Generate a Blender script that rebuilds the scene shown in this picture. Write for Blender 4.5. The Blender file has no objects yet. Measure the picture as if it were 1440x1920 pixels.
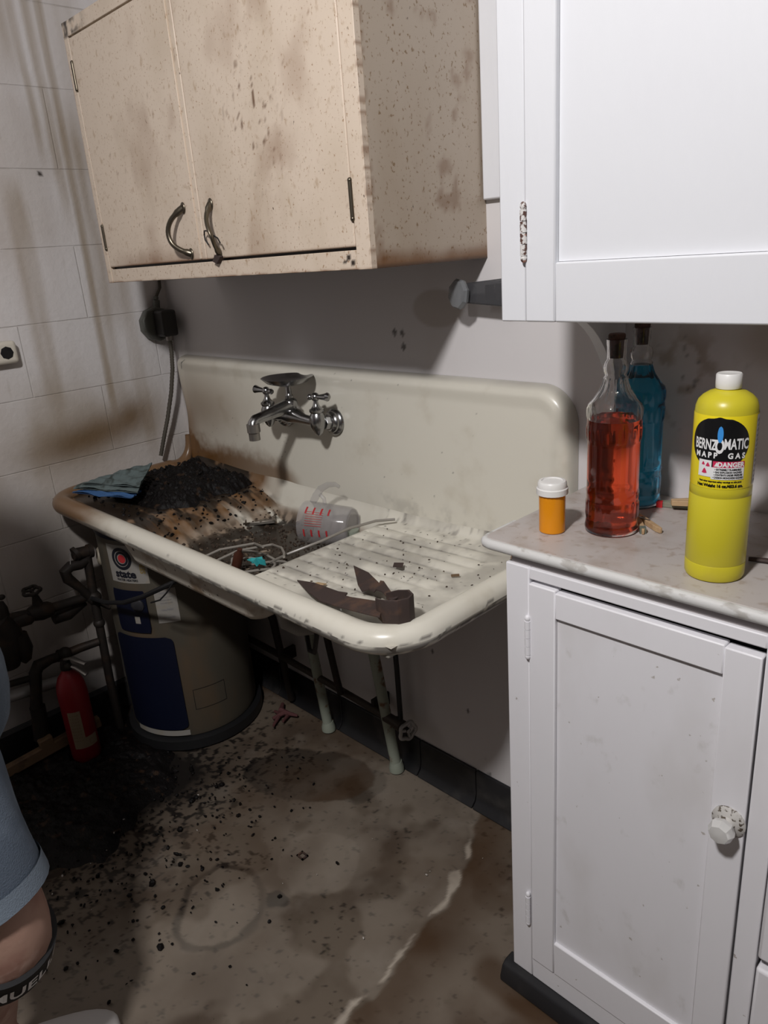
import bpy, bmesh, math, random
import numpy as np
from mathutils import Vector, Matrix
random.seed(7)
PI = math.pi
scene = bpy.context.scene
col = scene.collection

# ------------------------------------------------------------------ camera
YAW, PIT, ROL = 0.8135, 0.3368, -0.0765
CAM = Vector((2.196, -1.215, 1.368))
fwd = Vector((-math.sin(YAW)*math.cos(PIT), math.cos(YAW)*math.cos(PIT), -math.sin(PIT)))
rt = fwd.cross(Vector((0, 0, 1))).normalized(); up = rt.cross(fwd)
r_ = rt*math.cos(ROL)+up*math.sin(ROL); u_ = -rt*math.sin(ROL)+up*math.cos(ROL)
cd = bpy.data.cameras.new('camera'); cam = bpy.data.objects.new('camera', cd); col.objects.link(cam)
cd.sensor_fit = 'VERTICAL'; cd.sensor_height = 36; cd.lens = 1397/1920*36; cd.clip_start = 0.02
m = Matrix((r_, u_, -fwd)).transposed().to_4x4(); m.translation = CAM
cam.matrix_world = m
scene.camera = cam

# ------------------------------------------------------------------ world, lights, exposure
w = bpy.data.worlds.new('world'); scene.world = w; w.use_nodes = True
w.node_tree.nodes['Background'].inputs[0].default_value = (0.8, 0.85, 1, 1)
w.node_tree.nodes['Background'].inputs[1].default_value = 0.02
ld = bpy.data.lights.new('ceiling_bulb', 'AREA'); ld.shape = 'DISK'; ld.size = 0.16; ld.energy = 31.5; ld.color = (1.0, 0.975, 0.97)
lo = bpy.data.objects.new('ceiling_bulb', ld); col.objects.link(lo); lo.location = (1.92, -1.62, 2.36)
lo.rotation_euler = (Vector((1.2, -0.5, 0.9))-lo.location).to_track_quat('-Z', 'Y').to_euler()
vs = scene.view_settings
scene.display_settings.display_device = 'sRGB'
vs.view_transform = 'Standard'; vs.look = 'None'; vs.gamma = 1; vs.use_curve_mapping = False
vs.exposure = 0.0

# ------------------------------------------------------------------ noise
def _h(ix, iy, s):
    n = (ix.astype(np.int64)*374761393 + iy.astype(np.int64)*668265263 + s*1274126177) & 0xffffffff
    n = ((n ^ (n >> 13))*1274126177) & 0xffffffff
    return ((n ^ (n >> 16)) & 0xffff)/65535.0
def vn(x, y, s=0):
    x = np.asarray(x, float); y = np.asarray(y, float)
    ix = np.floor(x); iy = np.floor(y); fx = x-ix; fy = y-iy
    fx = fx*fx*(3-2*fx); fy = fy*fy*(3-2*fy)
    a = _h(ix, iy, s); b = _h(ix+1, iy, s); c = _h(ix, iy+1, s); d = _h(ix+1, iy+1, s)
    return (a*(1-fx)+b*fx)*(1-fy)+(c*(1-fx)+d*fx)*fy
def fbm(x, y, s=0, o=4):
    t = 0; a = .5; tot = 0
    for i in range(o):
        t = t+a*vn(np.asarray(x)*2**i+i*17.3, np.asarray(y)*2**i+i*9.1, s+i); tot += a; a *= .5
    return t/tot
def ss(a, b, x):
    t = np.clip((np.asarray(x, float)-a)/(b-a), 0, 1); return t*t*(3-2*t)
def segd(x, y, pts):
    d = np.full(np.shape(x), 9.0)
    for (x0, y0), (x1, y1) in zip(pts, pts[1:]):
        dx, dy = x1-x0, y1-y0
        t = np.clip(((x-x0)*dx+(y-y0)*dy)/(dx*dx+dy*dy+1e-12), 0, 1)
        d = np.minimum(d, np.hypot(x-x0-t*dx, y-y0-t*dy))
    return d

# ------------------------------------------------------------------ materials
def rgb(c): return (c[0], c[1], c[2], 1)
def M(name, base, rough=.5, metal=0, spots=(), bump=0, bscale=60, attr=None, trans=0, ior=1.45, spec=.5, coat=0, brick=None, bstretch=(1, 1, 1), alpha=1):
    mt = bpy.data.materials.new(name); mt.use_nodes = True
    nt = mt.node_tree; N = nt.nodes; L = nt.links
    bs = N['Principled BSDF']
    bs.inputs['Roughness'].default_value = rough; bs.inputs['Metallic'].default_value = metal
    bs.inputs['IOR'].default_value = ior; bs.inputs['Transmission Weight'].default_value = trans
    bs.inputs['Specular IOR Level'].default_value = spec; bs.inputs['Coat Weight'].default_value = coat
    bs.inputs['Alpha'].default_value = alpha
    tc = N.new('ShaderNodeTexCoord')
    cur = N.new('ShaderNodeRGB'); cur.outputs[0].default_value = rgb(base); cur = cur.outputs[0]
    def mix(fac, c, cur):
        mx = N.new('ShaderNodeMix'); mx.data_type = 'RGBA'
        L.new(fac, mx.inputs[0]); L.new(cur, mx.inputs[6])
        if isinstance(c, tuple): mx.inputs[7].default_value = rgb(c)
        else: L.new(c, mx.inputs[7])
        return mx.outputs[2]
    def noise(scale, stretch, detail=4, dist=0):
        mp = N.new('ShaderNodeMapping'); mp.inputs['Scale'].default_value = stretch
        L.new(tc.outputs['Object'], mp.inputs[0])
        n = N.new('ShaderNodeTexNoise'); n.inputs['Scale'].default_value = scale; n.inputs['Detail'].default_value = detail
        n.inputs['Distortion'].default_value = dist
        L.new(mp.outputs[0], n.inputs['Vector']); return n.outputs['Fac']
    def ramp(v, lo, hi, st=1):
        r = N.new('ShaderNodeMapRange'); r.interpolation_type = 'SMOOTHSTEP'
        r.inputs['From Min'].default_value = lo; r.inputs['From Max'].default_value = hi; r.inputs['To Max'].default_value = st
        L.new(v, r.inputs['Value']); return r.outputs[0]
    for s in spots:
        c, sc, a, b = s[:4]; stt = s[4] if len(s) > 4 else (1, 1, 1); st = s[5] if len(s) > 5 else 1
        cur = mix(ramp(noise(sc, stt), a, b, st), c, cur)
    if attr:
        at = N.new('ShaderNodeAttribute'); at.attribute_name = 'stain'
        sp = N.new('ShaderNodeSeparateColor'); L.new(at.outputs['Color'], sp.inputs[0])
        for k, c in enumerate(attr):
            if c is not None: cur = mix(sp.outputs[k], c, cur)
    bsrc = None
    if brick:
        sx = N.new('ShaderNodeSeparateXYZ'); L.new(tc.outputs['Object'], sx.inputs[0])
        cb = N.new('ShaderNodeCombineXYZ'); L.new(sx.outputs[1], cb.inputs[0]); L.new(sx.outputs[2], cb.inputs[1])
        mp = N.new('ShaderNodeMapping'); mp.inputs['Location'].default_value = brick; L.new(cb.outputs[0], mp.inputs[0])
        bt = N.new('ShaderNodeTexBrick'); L.new(mp.outputs[0], bt.inputs['Vector'])
        bt.inputs['Scale'].default_value = 1; bt.inputs['Brick Width'].default_value = .40; bt.inputs['Row Height'].default_value = .1975
        bt.inputs['Mortar Size'].default_value = .0025; bt.inputs['Mortar Smooth'].default_value = .8
        nz = noise(9, (1, 1, 1), 2)
        mm = N.new('ShaderNodeMath'); mm.operation = 'MULTIPLY'; L.new(bt.outputs['Fac'], mm.inputs[0]); L.new(ramp(nz, .35, .6, .34), mm.inputs[1])
        cur = mix(mm.outputs[0], (.26, .22, .18), cur)
        bsrc = bt.outputs['Fac']
    L.new(cur, bs.inputs['Base Color'])
    last = None
    if bump:
        b = N.new('ShaderNodeBump'); b.inputs['Strength'].default_value = bump; b.inputs['Distance'].default_value = .002
        L.new(noise(bscale, bstretch, 5), b.inputs['Height']); last = b
    if bsrc:
        b2 = N.new('ShaderNodeBump'); b2.invert = True; b2.inputs['Strength'].default_value = .5; b2.inputs['Distance'].default_value = .003
        L.new(bsrc, b2.inputs['Height'])
        if last: L.new(last.outputs[0], b2.inputs['Normal'])
        last = b2
    if last: L.new(last.outputs[0], bs.inputs['Normal'])
    return mt

m_floor = M('floor_concrete', (.150, .119, .090), .55, spots=[((.085, .062, .045), 5, .42, .7), ((.21, .18, .15), 9, .55, .75, (1, 1, 1), .5), ((.03, .022, .016), 70, .68, .74, (1, 1, 1), .7), ((.06, .05, .03), 25, .6, .75, (1, 1, 1), .5)],
            bump=.35, bscale=30, attr=((.010, .008, .007), (.46, .40, .33), (.075, .042, .022)), spec=.3)
m_block = M('painted_block', (.66, .635, .63), .6, spots=[((.54, .49, .47), 4, .5, .75, (1, 1, .25), .7), ((.36, .31, .26), 14, .62, .8, (1, 3, .3), .3)],
            bump=.8, bscale=60, attr=((.27, .20, .12), (.17, .11, .06), (.05, .04, .035)), brick=(0.06, -.06, 0))
m_wall = M('painted_plaster', (.68, .655, .655), .55, spots=[((.60, .56, .545), 3, .5, .75, (1, 1, .4), .6)], bump=.15, bscale=50,
           attr=((.40, .34, .28), (.80, .79, .79), (.05, .04, .035)))
m_ceil = M('ceiling_paint', (.55, .54, .53), .8)
m_white = M('white_gloss_paint', (.86, .85, .88), .42, spots=[((.76, .74, .75), 8, .52, .8, (1, 1, .35), .6), ((.30, .24, .20), 55, .73, .76, (1, 1, 1), .7)], bump=.22, bscale=40, bstretch=(2.5, 2.5, .5))
m_whitep = M('white_panel_paint', (.84, .83, .86), .4, spots=[((.73, .71, .71), 6, .48, .75, (1, 1, .5), .8), ((.60, .58, .56), 28, .62, .78, (1, 1, .7), .6), ((.33, .28, .22), 60, .70, .73, (1, 1, 1), .6)], bump=.22, bscale=45, bstretch=(2.5, 2.5, .4))
m_upper = M('white_upper_paint', (.74, .75, .78), .38, spots=[((.70, .70, .74), 7, .55, .8, (1, 1, .4), .5)], bump=.25, bscale=45, bstretch=(2.5, 2.5, .5))
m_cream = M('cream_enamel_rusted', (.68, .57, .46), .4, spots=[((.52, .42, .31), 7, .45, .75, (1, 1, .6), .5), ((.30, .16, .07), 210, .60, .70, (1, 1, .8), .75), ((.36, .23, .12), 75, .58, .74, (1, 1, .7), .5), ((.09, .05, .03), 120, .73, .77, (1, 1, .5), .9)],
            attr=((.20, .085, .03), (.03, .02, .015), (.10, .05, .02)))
m_side = M('shaded_cream_enamel_rusted', (.46, .385, .31), .4, spots=[((.38, .30, .22), 6, .45, .75, (1, 1, .5), .6), ((.20, .12, .05), 190, .60, .69, (1, 1, .8), .8), ((.05, .03, .02), 110, .74, .77, (1, 1, .6), .9)],
           attr=((.18, .085, .035), (.03, .02, .015), (.10, .05, .02)))  # same cream enamel, its dimmer side light put into the base colour
m_enamel = M('white_enamel', (.72, .69, .60), .28, spots=[((.55, .50, .40), 12, .55, .8, (1, 1, 1), .5), ((.20, .15, .10), 150, .78, .80, (1, 1, 1), .7)],
             attr=((.165, .080, .028), (.20, .185, .165), (.012, .010, .008)), coat=.15)
m_under = M('grey_cast_iron', (.33, .31, .27), .6, spots=[((.16, .10, .06), 18, .55, .75)], bump=.3)
m_chrome = M('worn_chrome', (.36, .36, .36), .24, 1, spots=[((.20, .19, .18), 30, .5, .75, (1, 1, 1), .6)])
m_dull = M('dull_metal', (.30, .28, .26), .4, .9)
m_pull = M('tarnished_pull', (.14, .12, .09), .32, .9)
m_rust = M('rusted_iron', (.065, .045, .04), .7, .3, spots=[((.12, .07, .05), 25, .5, .7)], bump=.3, bscale=90)
m_pipe = M('dark_iron_pipe', (.026, .021, .018), .6, .4, spots=[((.05, .032, .022), 20, .5, .7)], bump=.3)
m_silver = M('silver_pipe', (.42, .41, .40), .5, .5)
m_black = M('black_rubber', (.012, .012, .013), .5)
m_tile = M('black_cove_tile', (.02, .02, .022), .35, spots=[((.07, .065, .06), 10, .5, .8)], bump=.15)
m_gunk = M('black_grime', (.005, .004, .004), .55, spots=[((.035, .02, .012), 40, .58, .7)], bump=.9, bscale=160, spec=.22)
m_dirt = M('brown_grit', (.045, .028, .018), .8, spots=[((.16, .12, .08), 120, .58, .66)], bump=.8, bscale=200)
m_tan = M('heater_tan', (.075, .066, .05), .5, spots=[((.14, .08, .04), 6, .5, .75, (1, 1, .4), .6)])
m_blue = M('heater_blue', (.003, .005, .018), .45)
m_paper = M('paper_label', (.30, .285, .26), .7, spots=[((.30, .27, .22), 30, .5, .7)])
m_ink = M('dark_ink', (.008, .009, .016), .6)
m_redink = M('red_ink', (.45, .03, .035), .5)
m_ext = M('extinguisher_red', (.24, .010, .016), .4)
m_rag = M('grey_rag', (.115, .15, .15), .95, spots=[((.04, .05, .045), 30, .5, .7)], bump=.6, bscale=220)
m_ragb = M('blue_rag', (.04, .11, .26), .9, bump=.5, bscale=220)
m_counter = M('counter_laminate', (.50, .46, .44), .35, spots=[((.40, .34, .30), 16, .45, .7, (1, 1, 1), .8), ((.34, .27, .22), 60, .55, .7, (1, 1, 1), .6), ((.20, .13, .09), 90, .70, .76, (1, 1, 1), .8)])
m_nose = M('worn_white_edge', (.66, .655, .64), .5, spots=[((.42, .40, .37), 50, .56, .66, (.5, 1, 1), .8)], bump=.3)
m_apron = M('shaded_apron', (.40, .37, .37), .6)  # grey paints in the shade of the recess under the counter edge
m_glass = M('bottle_glass', (1, 1, 1), .02, trans=1, ior=1.42)
m_redl = M('red_liquid', (1, .13, .05), .05, trans=.96, ior=1.34)
m_bluel = M('blue_liquid', (.01, .50, .85), .05, trans=.96, ior=1.34)
m_cork = M('brown_cork', (.10, .05, .04), .8, spots=[((.05, .03, .02), 90, .5, .6)])
m_pill = M('amber_plastic', (.95, .36, .01), .2, alpha=.72)
m_cap = M('white_plastic', (.80, .79, .77), .35)
m_yel = M('yellow_tank_paint', (.62, .54, .03), .33, spots=[((.50, .42, .04), 10, .55, .8)])
m_yell = M('yellow_label', (.88, .72, .02), .3)
m_blk = M('label_black', (.008, .008, .009), .3)
m_wht = M('label_white', (.82, .82, .82), .4)
m_flame = M('flame_blue', (.05, .30, .75), .4)
m_mag = M('danger_red', (.60, .03, .10), .4)
m_greytext = M('grey_print', (.25, .24, .25), .5)
m_wood = M('clothespin_wood', (.52, .36, .20), .6, spots=[((.36, .22, .12), 60, .5, .7, (1, 1, 1), .7)])
m_oldwood = M('old_wood', (.16, .10, .055), .7, spots=[((.08, .05, .03), 20, .5, .7)])
m_denim = M('denim', (.105, .135, .18), .85, spots=[((.16, .20, .255), 10, .45, .7)], bump=.5, bscale=400)
m_denimh = M('denim_hem', (.19, .235, .29), .85, bump=.5, bscale=400)
m_skin = M('skin', (.42, .26, .20), .55, spots=[((.34, .18, .14), 14, .45, .7), ((.50, .33, .27), 30, .55, .75)], bump=.4, bscale=60)
m_shirt = M('mauve_shirt', (.25, .16, .18), .8)
m_shoe = M('white_shoe', (.60, .58, .57), .7)
m_strap = M('black_strap', (.012, .012, .013), .75)
m_hair = M('brown_hair', (.07, .045, .03), .6)
m_outlet = M('cream_porcelain', (.62, .58, .50), .3)
m_box = M('green_grey_box', (.13, .135, .12), .5, .3)
m_cond = M('armoured_cable', (.085, .075, .06), .55, .3)
m_clear = M('clear_plastic', (.42, .40, .40), .10, alpha=.28)
m_smoke = M('smoked_glass', (.24, .25, .26), .12, alpha=.62)
m_wire = M('clear_tubing', (.26, .24, .21), .3, spec=.6)
m_teal = M('teal_plastic', (.04, .36, .38), .5)
m_legp = M('pale_green_paint', (.30, .33, .27), .55, spots=[((.16, .09, .05), 30, .56, .68)])
m_white_trap = M('grey_trap', (.30, .29, .27), .5)

# ------------------------------------------------------------------ mesh helpers
class MB:
    def __init__(s): s.b = bmesh.new()
    def box(s, a, b):
        vs = [s.b.verts.new((x, y, z)) for z in (a[2], b[2]) for y in (a[1], b[1]) for x in (a[0], b[0])]
        for f in ((0, 2, 3, 1), (4, 5, 7, 6), (0, 1, 5, 4), (2, 6, 7, 3), (0, 4, 6, 2), (1, 3, 7, 5)): s.b.faces.new([vs[i] for i in f])
        return s
    def obox(s, c, d, R):
        vs = [s.b.verts.new(Vector(c)+R @ Vector((x*d[0]/2, y*d[1]/2, z*d[2]/2))) for z in (-1, 1) for y in (-1, 1) for x in (-1, 1)]
        for f in ((0, 2, 3, 1), (4, 5, 7, 6), (0, 1, 5, 4), (2, 6, 7, 3), (0, 4, 6, 2), (1, 3, 7, 5)): s.b.faces.new([vs[i] for i in f])
        return s
    def rings(s, R, close=True, cap=True):
        rs = [[s.b.verts.new(p) for p in r] for r in R]
        n = len(rs[0])
        for a, b in zip(rs, rs[1:]):
            for i in range(n if close else n-1):
                j = (i+1) % n
                s.b.faces.new((a[i], a[j], b[j], b[i]))
        if cap and close:
            s.b.faces.new(list(reversed(rs[0]))); s.b.faces.new(rs[-1])
        return s
    def tube(s, pts, r, seg=12, cap=True, sq=None, flat=None):
        pts = [Vector(p) for p in pts]; n = len(pts)
        rr = r if isinstance(r, (list, tuple)) else [r]*n
        T = []
        for i in range(n):
            a = pts[max(i-1, 0)]; b = pts[min(i+1, n-1)]; T.append((b-a).normalized())
        ref = Vector((0, 0, 1)) if abs(T[0].z) < .9 else Vector((1, 0, 0))
        if flat: ref = Vector(flat)
        U = (ref-T[0]*ref.dot(T[0])).normalized(); R = []
        for i in range(n):
            U = (U-T[i]*U.dot(T[i])).normalized(); V = T[i].cross(U)
            k = sq if sq else (1, 1)
            R.append([pts[i]+(U*math.cos(t)*k[0]+V*math.sin(t)*k[1])*rr[i] for t in [2*PI*q/seg for q in range(seg)]])
        return s.rings(R, True, cap)
    def cyl(s, a, b, r, r2=None, seg=20): return s.tube([a, b], [r, r if r2 is None else r2], seg)
    def lathe(s, prof, c=(0, 0, 0), axis=(0, 0, 1), seg=32, cap=True, rad=None):
        ax = Vector(axis).normalized(); q = Vector((0, 0, 1)).rotation_difference(ax); c = Vector(c)
        R = []
        for r, z in prof:
            ring = []
            for i in range(seg):
                t = 2*PI*i/seg; rr = r*(rad(t, z, r) if rad else 1)
                ring.append(c+q @ Vector((rr*math.cos(t), rr*math.sin(t), z)))
            R.append(ring)
        return s.rings(R, True, cap)
    def ball(s, c, r, sc=(1, 1, 1), seg=16):
        pr = [(r*math.sin(PI*k/8), -r*math.cos(PI*k/8)) for k in range(9)]
        R = [[Vector(c)+Vector((max(a, 1e-5)*math.cos(2*PI*i/seg)*sc[0], max(a, 1e-5)*math.sin(2*PI*i/seg)*sc[1], z*sc[2])) for i in range(seg)] for a, z in pr]
        return s.rings(R, True, True)
    def prism(s, poly, fn, d0, d1):
        A = [s.b.verts.new(fn(p, d0)) for p in poly]; B = [s.b.verts.new(fn(p, d1)) for p in poly]
        n = len(A); s.b.faces.new(A); s.b.faces.new(list(reversed(B)))
        for i in range(n): s.b.faces.new((A[i], B[i], B[(i+1) % n], A[(i+1) % n]))
        return s
    def build(s, name, mat, parent=None, bev=0, ang=40, sub=0, bseg=2):
        s.b.normal_update(); bmesh.ops.recalc_face_normals(s.b, faces=s.b.faces[:])
        me = bpy.data.meshes.new(name)
        if parent:
            o_ = wloc(parent); bmesh.ops.translate(s.b, verts=s.b.verts[:], vec=-o_)
        s.b.to_mesh(me); s.b.free()
        return fin(name, me, mat, parent, bev, ang, sub, bseg)
def wloc(o):
    v = Vector(o.location)
    while o.parent: o = o.parent; v += Vector(o.location)
    return v
def fin(name, me, mat, parent=None, bev=0, ang=40, sub=0, bseg=2):
    me.polygons.foreach_set('use_smooth', [True]*len(me.polygons))
    me.set_sharp_from_angle(angle=math.radians(ang))
    me.materials.append(mat)
    o = bpy.data.objects.new(name, me); col.objects.link(o)
    if parent: o.parent = parent
    if bev:
        b = o.modifiers.new('bevel', 'BEVEL'); b.width = bev; b.segments = bseg; b.limit_method = 'ANGLE'; b.angle_limit = math.radians(35)
    if sub:
        b = o.modifiers.new('sub', 'SUBSURF'); b.levels = sub; b.render_levels = sub
    return o
def grid(name, X, Y, Z, mat, parent=None, stain=None, ang=60, flip=False):
    """X,Y,Z: 2-D arrays of world coordinates; stain: (ny,nx,3)"""
    ny, nx = X.shape; o_ = np.array(wloc(parent)) if parent else np.zeros(3)
    V = np.stack([X, Y, Z], -1).reshape(-1, 3)-o_
    idx = np.arange(ny*nx).reshape(ny, nx)
    F = np.stack([idx[:-1, :-1], idx[:-1, 1:], idx[1:, 1:], idx[1:, :-1]], -1).reshape(-1, 4)
    if flip: F = F[:, ::-1]
    me = bpy.data.meshes.new(name)
    me.vertices.add(len(V)); me.vertices.foreach_set('co', V.astype(np.float32).ravel())
    me.loops.add(F.size); me.loops.foreach_set('vertex_index', F.astype(np.int32).ravel())
    me.polygons.add(len(F)); me.polygons.foreach_set('loop_start', np.arange(0, F.size, 4, dtype=np.int32))
    me.update(calc_edges=True)
    if stain is not None: setstain(me, stain.reshape(-1, 3))
    return fin(name, me, mat, parent, ang=ang)
def setstain(me, S):
    a = me.color_attributes.new('stain', 'FLOAT_COLOR', 'POINT')
    c = np.ones((len(me.vertices), 4), np.float32); c[:, :3] = S; a.data.foreach_set('color', c.ravel())
def verts(me):
    v = np.empty(len(me.vertices)*3, np.float32); me.vertices.foreach_get('co', v); return v.reshape(-1, 3)
def E(name, loc, label, cat, group=None):
    o = bpy.data.objects.new(name, None); o.empty_display_size = .05; col.objects.link(o); o.location = loc
    return tag(o, label, cat, group)
def tag(o, label, cat, group=None, kind=None):
    o['label'] = label; o['category'] = cat
    if group: o['group'] = group
    if kind: o['kind'] = kind
    return o
def struct(o): o['kind'] = 'structure'; return o
def text_mesh(txt, size, off=0, xs=1.0, spacing=1.0):
    cu = bpy.data.curves.new('t', 'FONT'); cu.body = txt; cu.size = size; cu.offset = off; cu.space_character = spacing
    cu.align_x = 'CENTER'; cu.align_y = 'CENTER'; cu.resolution_u = 3
    o = bpy.data.objects.new('t', cu); col.objects.link(o)
    dg = bpy.context.evaluated_depsgraph_get(); dg.update()
    me = bpy.data.meshes.new_from_object(o.evaluated_get(dg)); bpy.data.objects.remove(o)
    bm = bmesh.new(); bm.from_mesh(me); bmesh.ops.triangulate(bm, faces=bm.faces[:])
    bmesh.ops.scale(bm, verts=bm.verts[:], vec=(xs, 1, 1)); bpy.data.meshes.remove(me)
    return bm
def text(name, items, fn, mat, parent):
    """items: (txt,size,u,v,off,xs,spacing)"""
    out = bmesh.new()
    for it in items:
        t, sz, u, v, off, xs, sp = it
        bm = text_mesh(t, sz, off, xs, sp)
        vm = {x: out.verts.new(fn(x.co.x+u, x.co.y+v)) for x in bm.verts}
        for f in bm.faces:
            try: out.faces.new([vm[x] for x in f.verts])
            except ValueError: pass
        bm.free()
    o_ = wloc(parent); bmesh.ops.translate(out, verts=out.verts[:], vec=-o_)
    me = bpy.data.meshes.new(name); out.to_mesh(me); out.free(); me.materials.append(mat)
    o = bpy.data.objects.new(name, me); col.objects.link(o); o.parent = parent
    return o
def cmap(c, R, phi0, eps=0):
    def f(u, v):
        a = phi0+u/R
        return Vector((c[0]+(R+eps)*math.cos(a), c[1]+(R+eps)*math.sin(a), c[2]+v))
    return f
def patch(name, outline, fn, mat, parent, n=24):
    """filled curved patch from horizontal strips; outline(v)->(u0,u1)"""
    (v0, v1), f = outline
    b = MB(); prev = None; k = 16
    for i in range(n+1):
        v = v0+(v1-v0)*i/n; a, c = f(v)
        row = [b.b.verts.new(fn(a+(c-a)*j/k, v)) for j in range(k+1)]
        if prev:
            for j in range(k): b.b.faces.new((prev[j], prev[j+1], row[j+1], row[j]))
        prev = row
    return b.build(name, mat, parent, ang=80)
def rect(v0, v1, u0, u1): return ((v0, v1), lambda v: (u0, u1))
def ell(cv, rv, cu, ru): return ((cv-rv, cv+rv), lambda v: (cu-ru*math.sqrt(max(1e-6, 1-((v-cv)/rv)**2)), cu+ru*math.sqrt(max(1e-6, 1-((v-cv)/rv)**2))))
def rnd(a, b): return random.uniform(a, b)
def at(x, y, ax_, val):
    d = r_*((x-720)/1397)+u_*(-(y-960)/1397)+fwd
    t = (val-CAM[ax_])/d[ax_]; return CAM+d*t

# ================================================================== ROOM
def axis(lo, f0, f1, hi, st, cst=.2):
    a = np.arange(lo, f0, cst) if f0 > lo else np.array([])
    b = np.arange(f0, f1+1e-6, st); c = np.arange(f1+cst, hi, cst) if hi > f1 else np.array([])
    return np.unique(np.round(np.concatenate([a, b, c, [hi]]), 5))
# floor
gx, gy = np.meshgrid(axis(0, 0, 1.75, 4.2, .0045), axis(-3.3, -1.15, 0, 0, .0045))
wx = gx+.05*(fbm(gx*7, gy*7, 3)-.5)+.02*(fbm(gx*30, gy*30, 5)-.5); wy = gy+.05*(fbm(gx*7, gy*7, 11)-.5)+.02*(fbm(gx*30, gy*30, 15)-.5)
ua = (wx-.745)*.81+(wy+.215)*.58; ub = -(wx-.745)*.58+(wy+.215)*.81
wet = 1-ss(.98, 1.06, np.hypot(ua/.185, ub/.095)/(1+.22*(vn(gx*11, gy*11, 2)-.3)))
wet2 = 1-ss(.07, .078, np.hypot(wx-.885, (wy+.145)))
crack = [(1.19, -.03), (1.225, -.09), (1.263, -.157), (1.29, -.22), (1.306, -.284), (1.31, -.36), (1.319, -.435), (1.345, -.49), (1.355, -.547), (1.345, -.60), (1.38, -.72), (1.45, -.9)]
dc = segd(wx, wy, crack)
cy = np.interp(-wy, [-p[1] for p in crack], [p[0] for p in crack]); side = wx-cy-.008
dark = np.clip(.66*wet+.45*wet2*(1-wet), 0, .8)
blk = ss(.62, .40, gx+.35*(gy+.45)*.3+.25*(fbm(gx*5, gy*5, 21)-.5))*ss(-.35, -.50, gy+.1*(fbm(gx*6, gy*6, 8)-.5))
spk = fbm(gx*85, gy*85, 31, 3)
spkd = ss(.72, .78, spk+.22*ss(1.0, .5, gx)*ss(.1, -.5, gy))
ringd = np.abs(np.hypot(wx-.943, wy+.637)-.098)
ring = (1-ss(.003, .013, ringd))*(.5+.5*vn(gx*30, gy*30, 4))+.8*(1-ss(.008, .014, np.hypot(wx-.872, wy+.572)))+.5*(1-ss(.015, .03, np.hypot(wx-1.03, wy+.545)))
spot = (1-ss(.012, .018, np.hypot(wx-.83, wy+.183)))+(1-ss(.018, .024, np.hypot(wx-1.03, wy+.54)))+(1-ss(.012, .016, np.hypot(wx-.868, wy+.573)))+(1-ss(.005, .009, np.hypot(wx-.70, wy+.25)))
R = np.clip(dark+.97*blk+.75*spkd+.8*ring+.75*spot, 0, 1)
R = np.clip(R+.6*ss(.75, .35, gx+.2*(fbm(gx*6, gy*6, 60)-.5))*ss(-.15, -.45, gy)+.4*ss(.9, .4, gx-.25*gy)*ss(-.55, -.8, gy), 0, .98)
lightpatch = ss(.48, .6, fbm(gx*6, gy*6, 44))*ss(.6, .9, gx)*.22
G = np.clip(1.2*(1-ss(.004, .012, dc+.022*(vn(gx*22, gy*22, 16)-.25)))*ss(-.02, -.16, gy)*(.5+.6*vn(gx*25, gy*25, 6))+.13*(1-ss(.10, .108, np.hypot(wx-1.02, wy+.40)))+lightpatch, 0, 1)
G = G+.09*(1-ss(.088, .092, np.hypot(wx-.943, wy+.637)))
B = np.clip(.45*ss(.0, .012, side)*(1-ss(.02, .14, side))+.22*ss(.0, .01, side)+.35*ss(.5, .7, fbm(gx*4, gy*4, 52))+.55*wet*ss(.78, .88, wx), 0, 1)
B = np.clip(B+.5*(1-ss(.02, .05, segd(gx, gy, [(1.5, -.36), (1.75, -.36)]))), 0, 1)
G = G*(1-B*.3)
S = np.stack([R*(1-.8*np.clip(G, 0, 1)*(dc < .02)), G, B], -1)
fz = .003*(fbm(gx*8, gy*8, 9)-.5)-.004*np.exp(-(dc/.01)**2)
floor = struct(grid('floor', gx, gy, fz-.0025, m_floor, stain=S))
# left wall x=0
yy, zz = np.meshgrid(axis(-3.3, -1.15, 0, 0, .006), axis(0, 0, 2.5, 2.5, .006))
wob = .02*(fbm(zz*4, yy*2, 61)-.5)
def drip(y0, wdt, z0, z1, st): return st*(1-ss(wdt*.3, wdt, np.abs(yy-y0-wob)))*ss(z0-.15, z0, zz)*(1-ss(z1, z1+.1, zz))*(.5+.5*vn(yy*60, zz*5, 7))
R = drip(-.232, .016, 1.06, 2.4, .75)+drip(-.262, .02, 1.6, 2.4, .6)+drip(-.205, .03, 1.1, 1.7, .35)+drip(-.40, .04, 1.1, 1.55, .45)+drip(-.13, .03, .9, 1.5, .25)+drip(-.3, .014, 1.75, 2.4, .5)+drip(-.345, .05, 1.95, 2.4, .5)+drip(-.17, .07, 1.3, 2.4, .35)
bl = np.exp(-(((yy+.33+.04*(fbm(yy*8, zz*8, 3)-.5))/.18)**2+((zz-.905-.12*(yy+.33))/.055)**2)); G = 1.0*bl+.5*np.exp(-(((yy+.18)/.05)**2+((zz-.955)/.05)**2))
R = R+.45*np.exp(-((zz-.93)/.12)**2)*ss(-.75, -.45, yy)*(1-ss(-.12, -.03, yy))*(.6+.8*fbm(yy*14, zz*14, 19))+.20*ss(.42, .68, fbm(yy*5, zz*2.5, 23))+.25*ss(.95, .7, zz)
Bk = 1-ss(.005, .008, np.hypot(yy+.315, zz-1.628))
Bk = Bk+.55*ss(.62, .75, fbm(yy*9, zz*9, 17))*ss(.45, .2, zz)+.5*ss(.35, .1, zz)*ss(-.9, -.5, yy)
S = np.clip(np.stack([R, G, Bk], -1), 0, 1)
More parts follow.
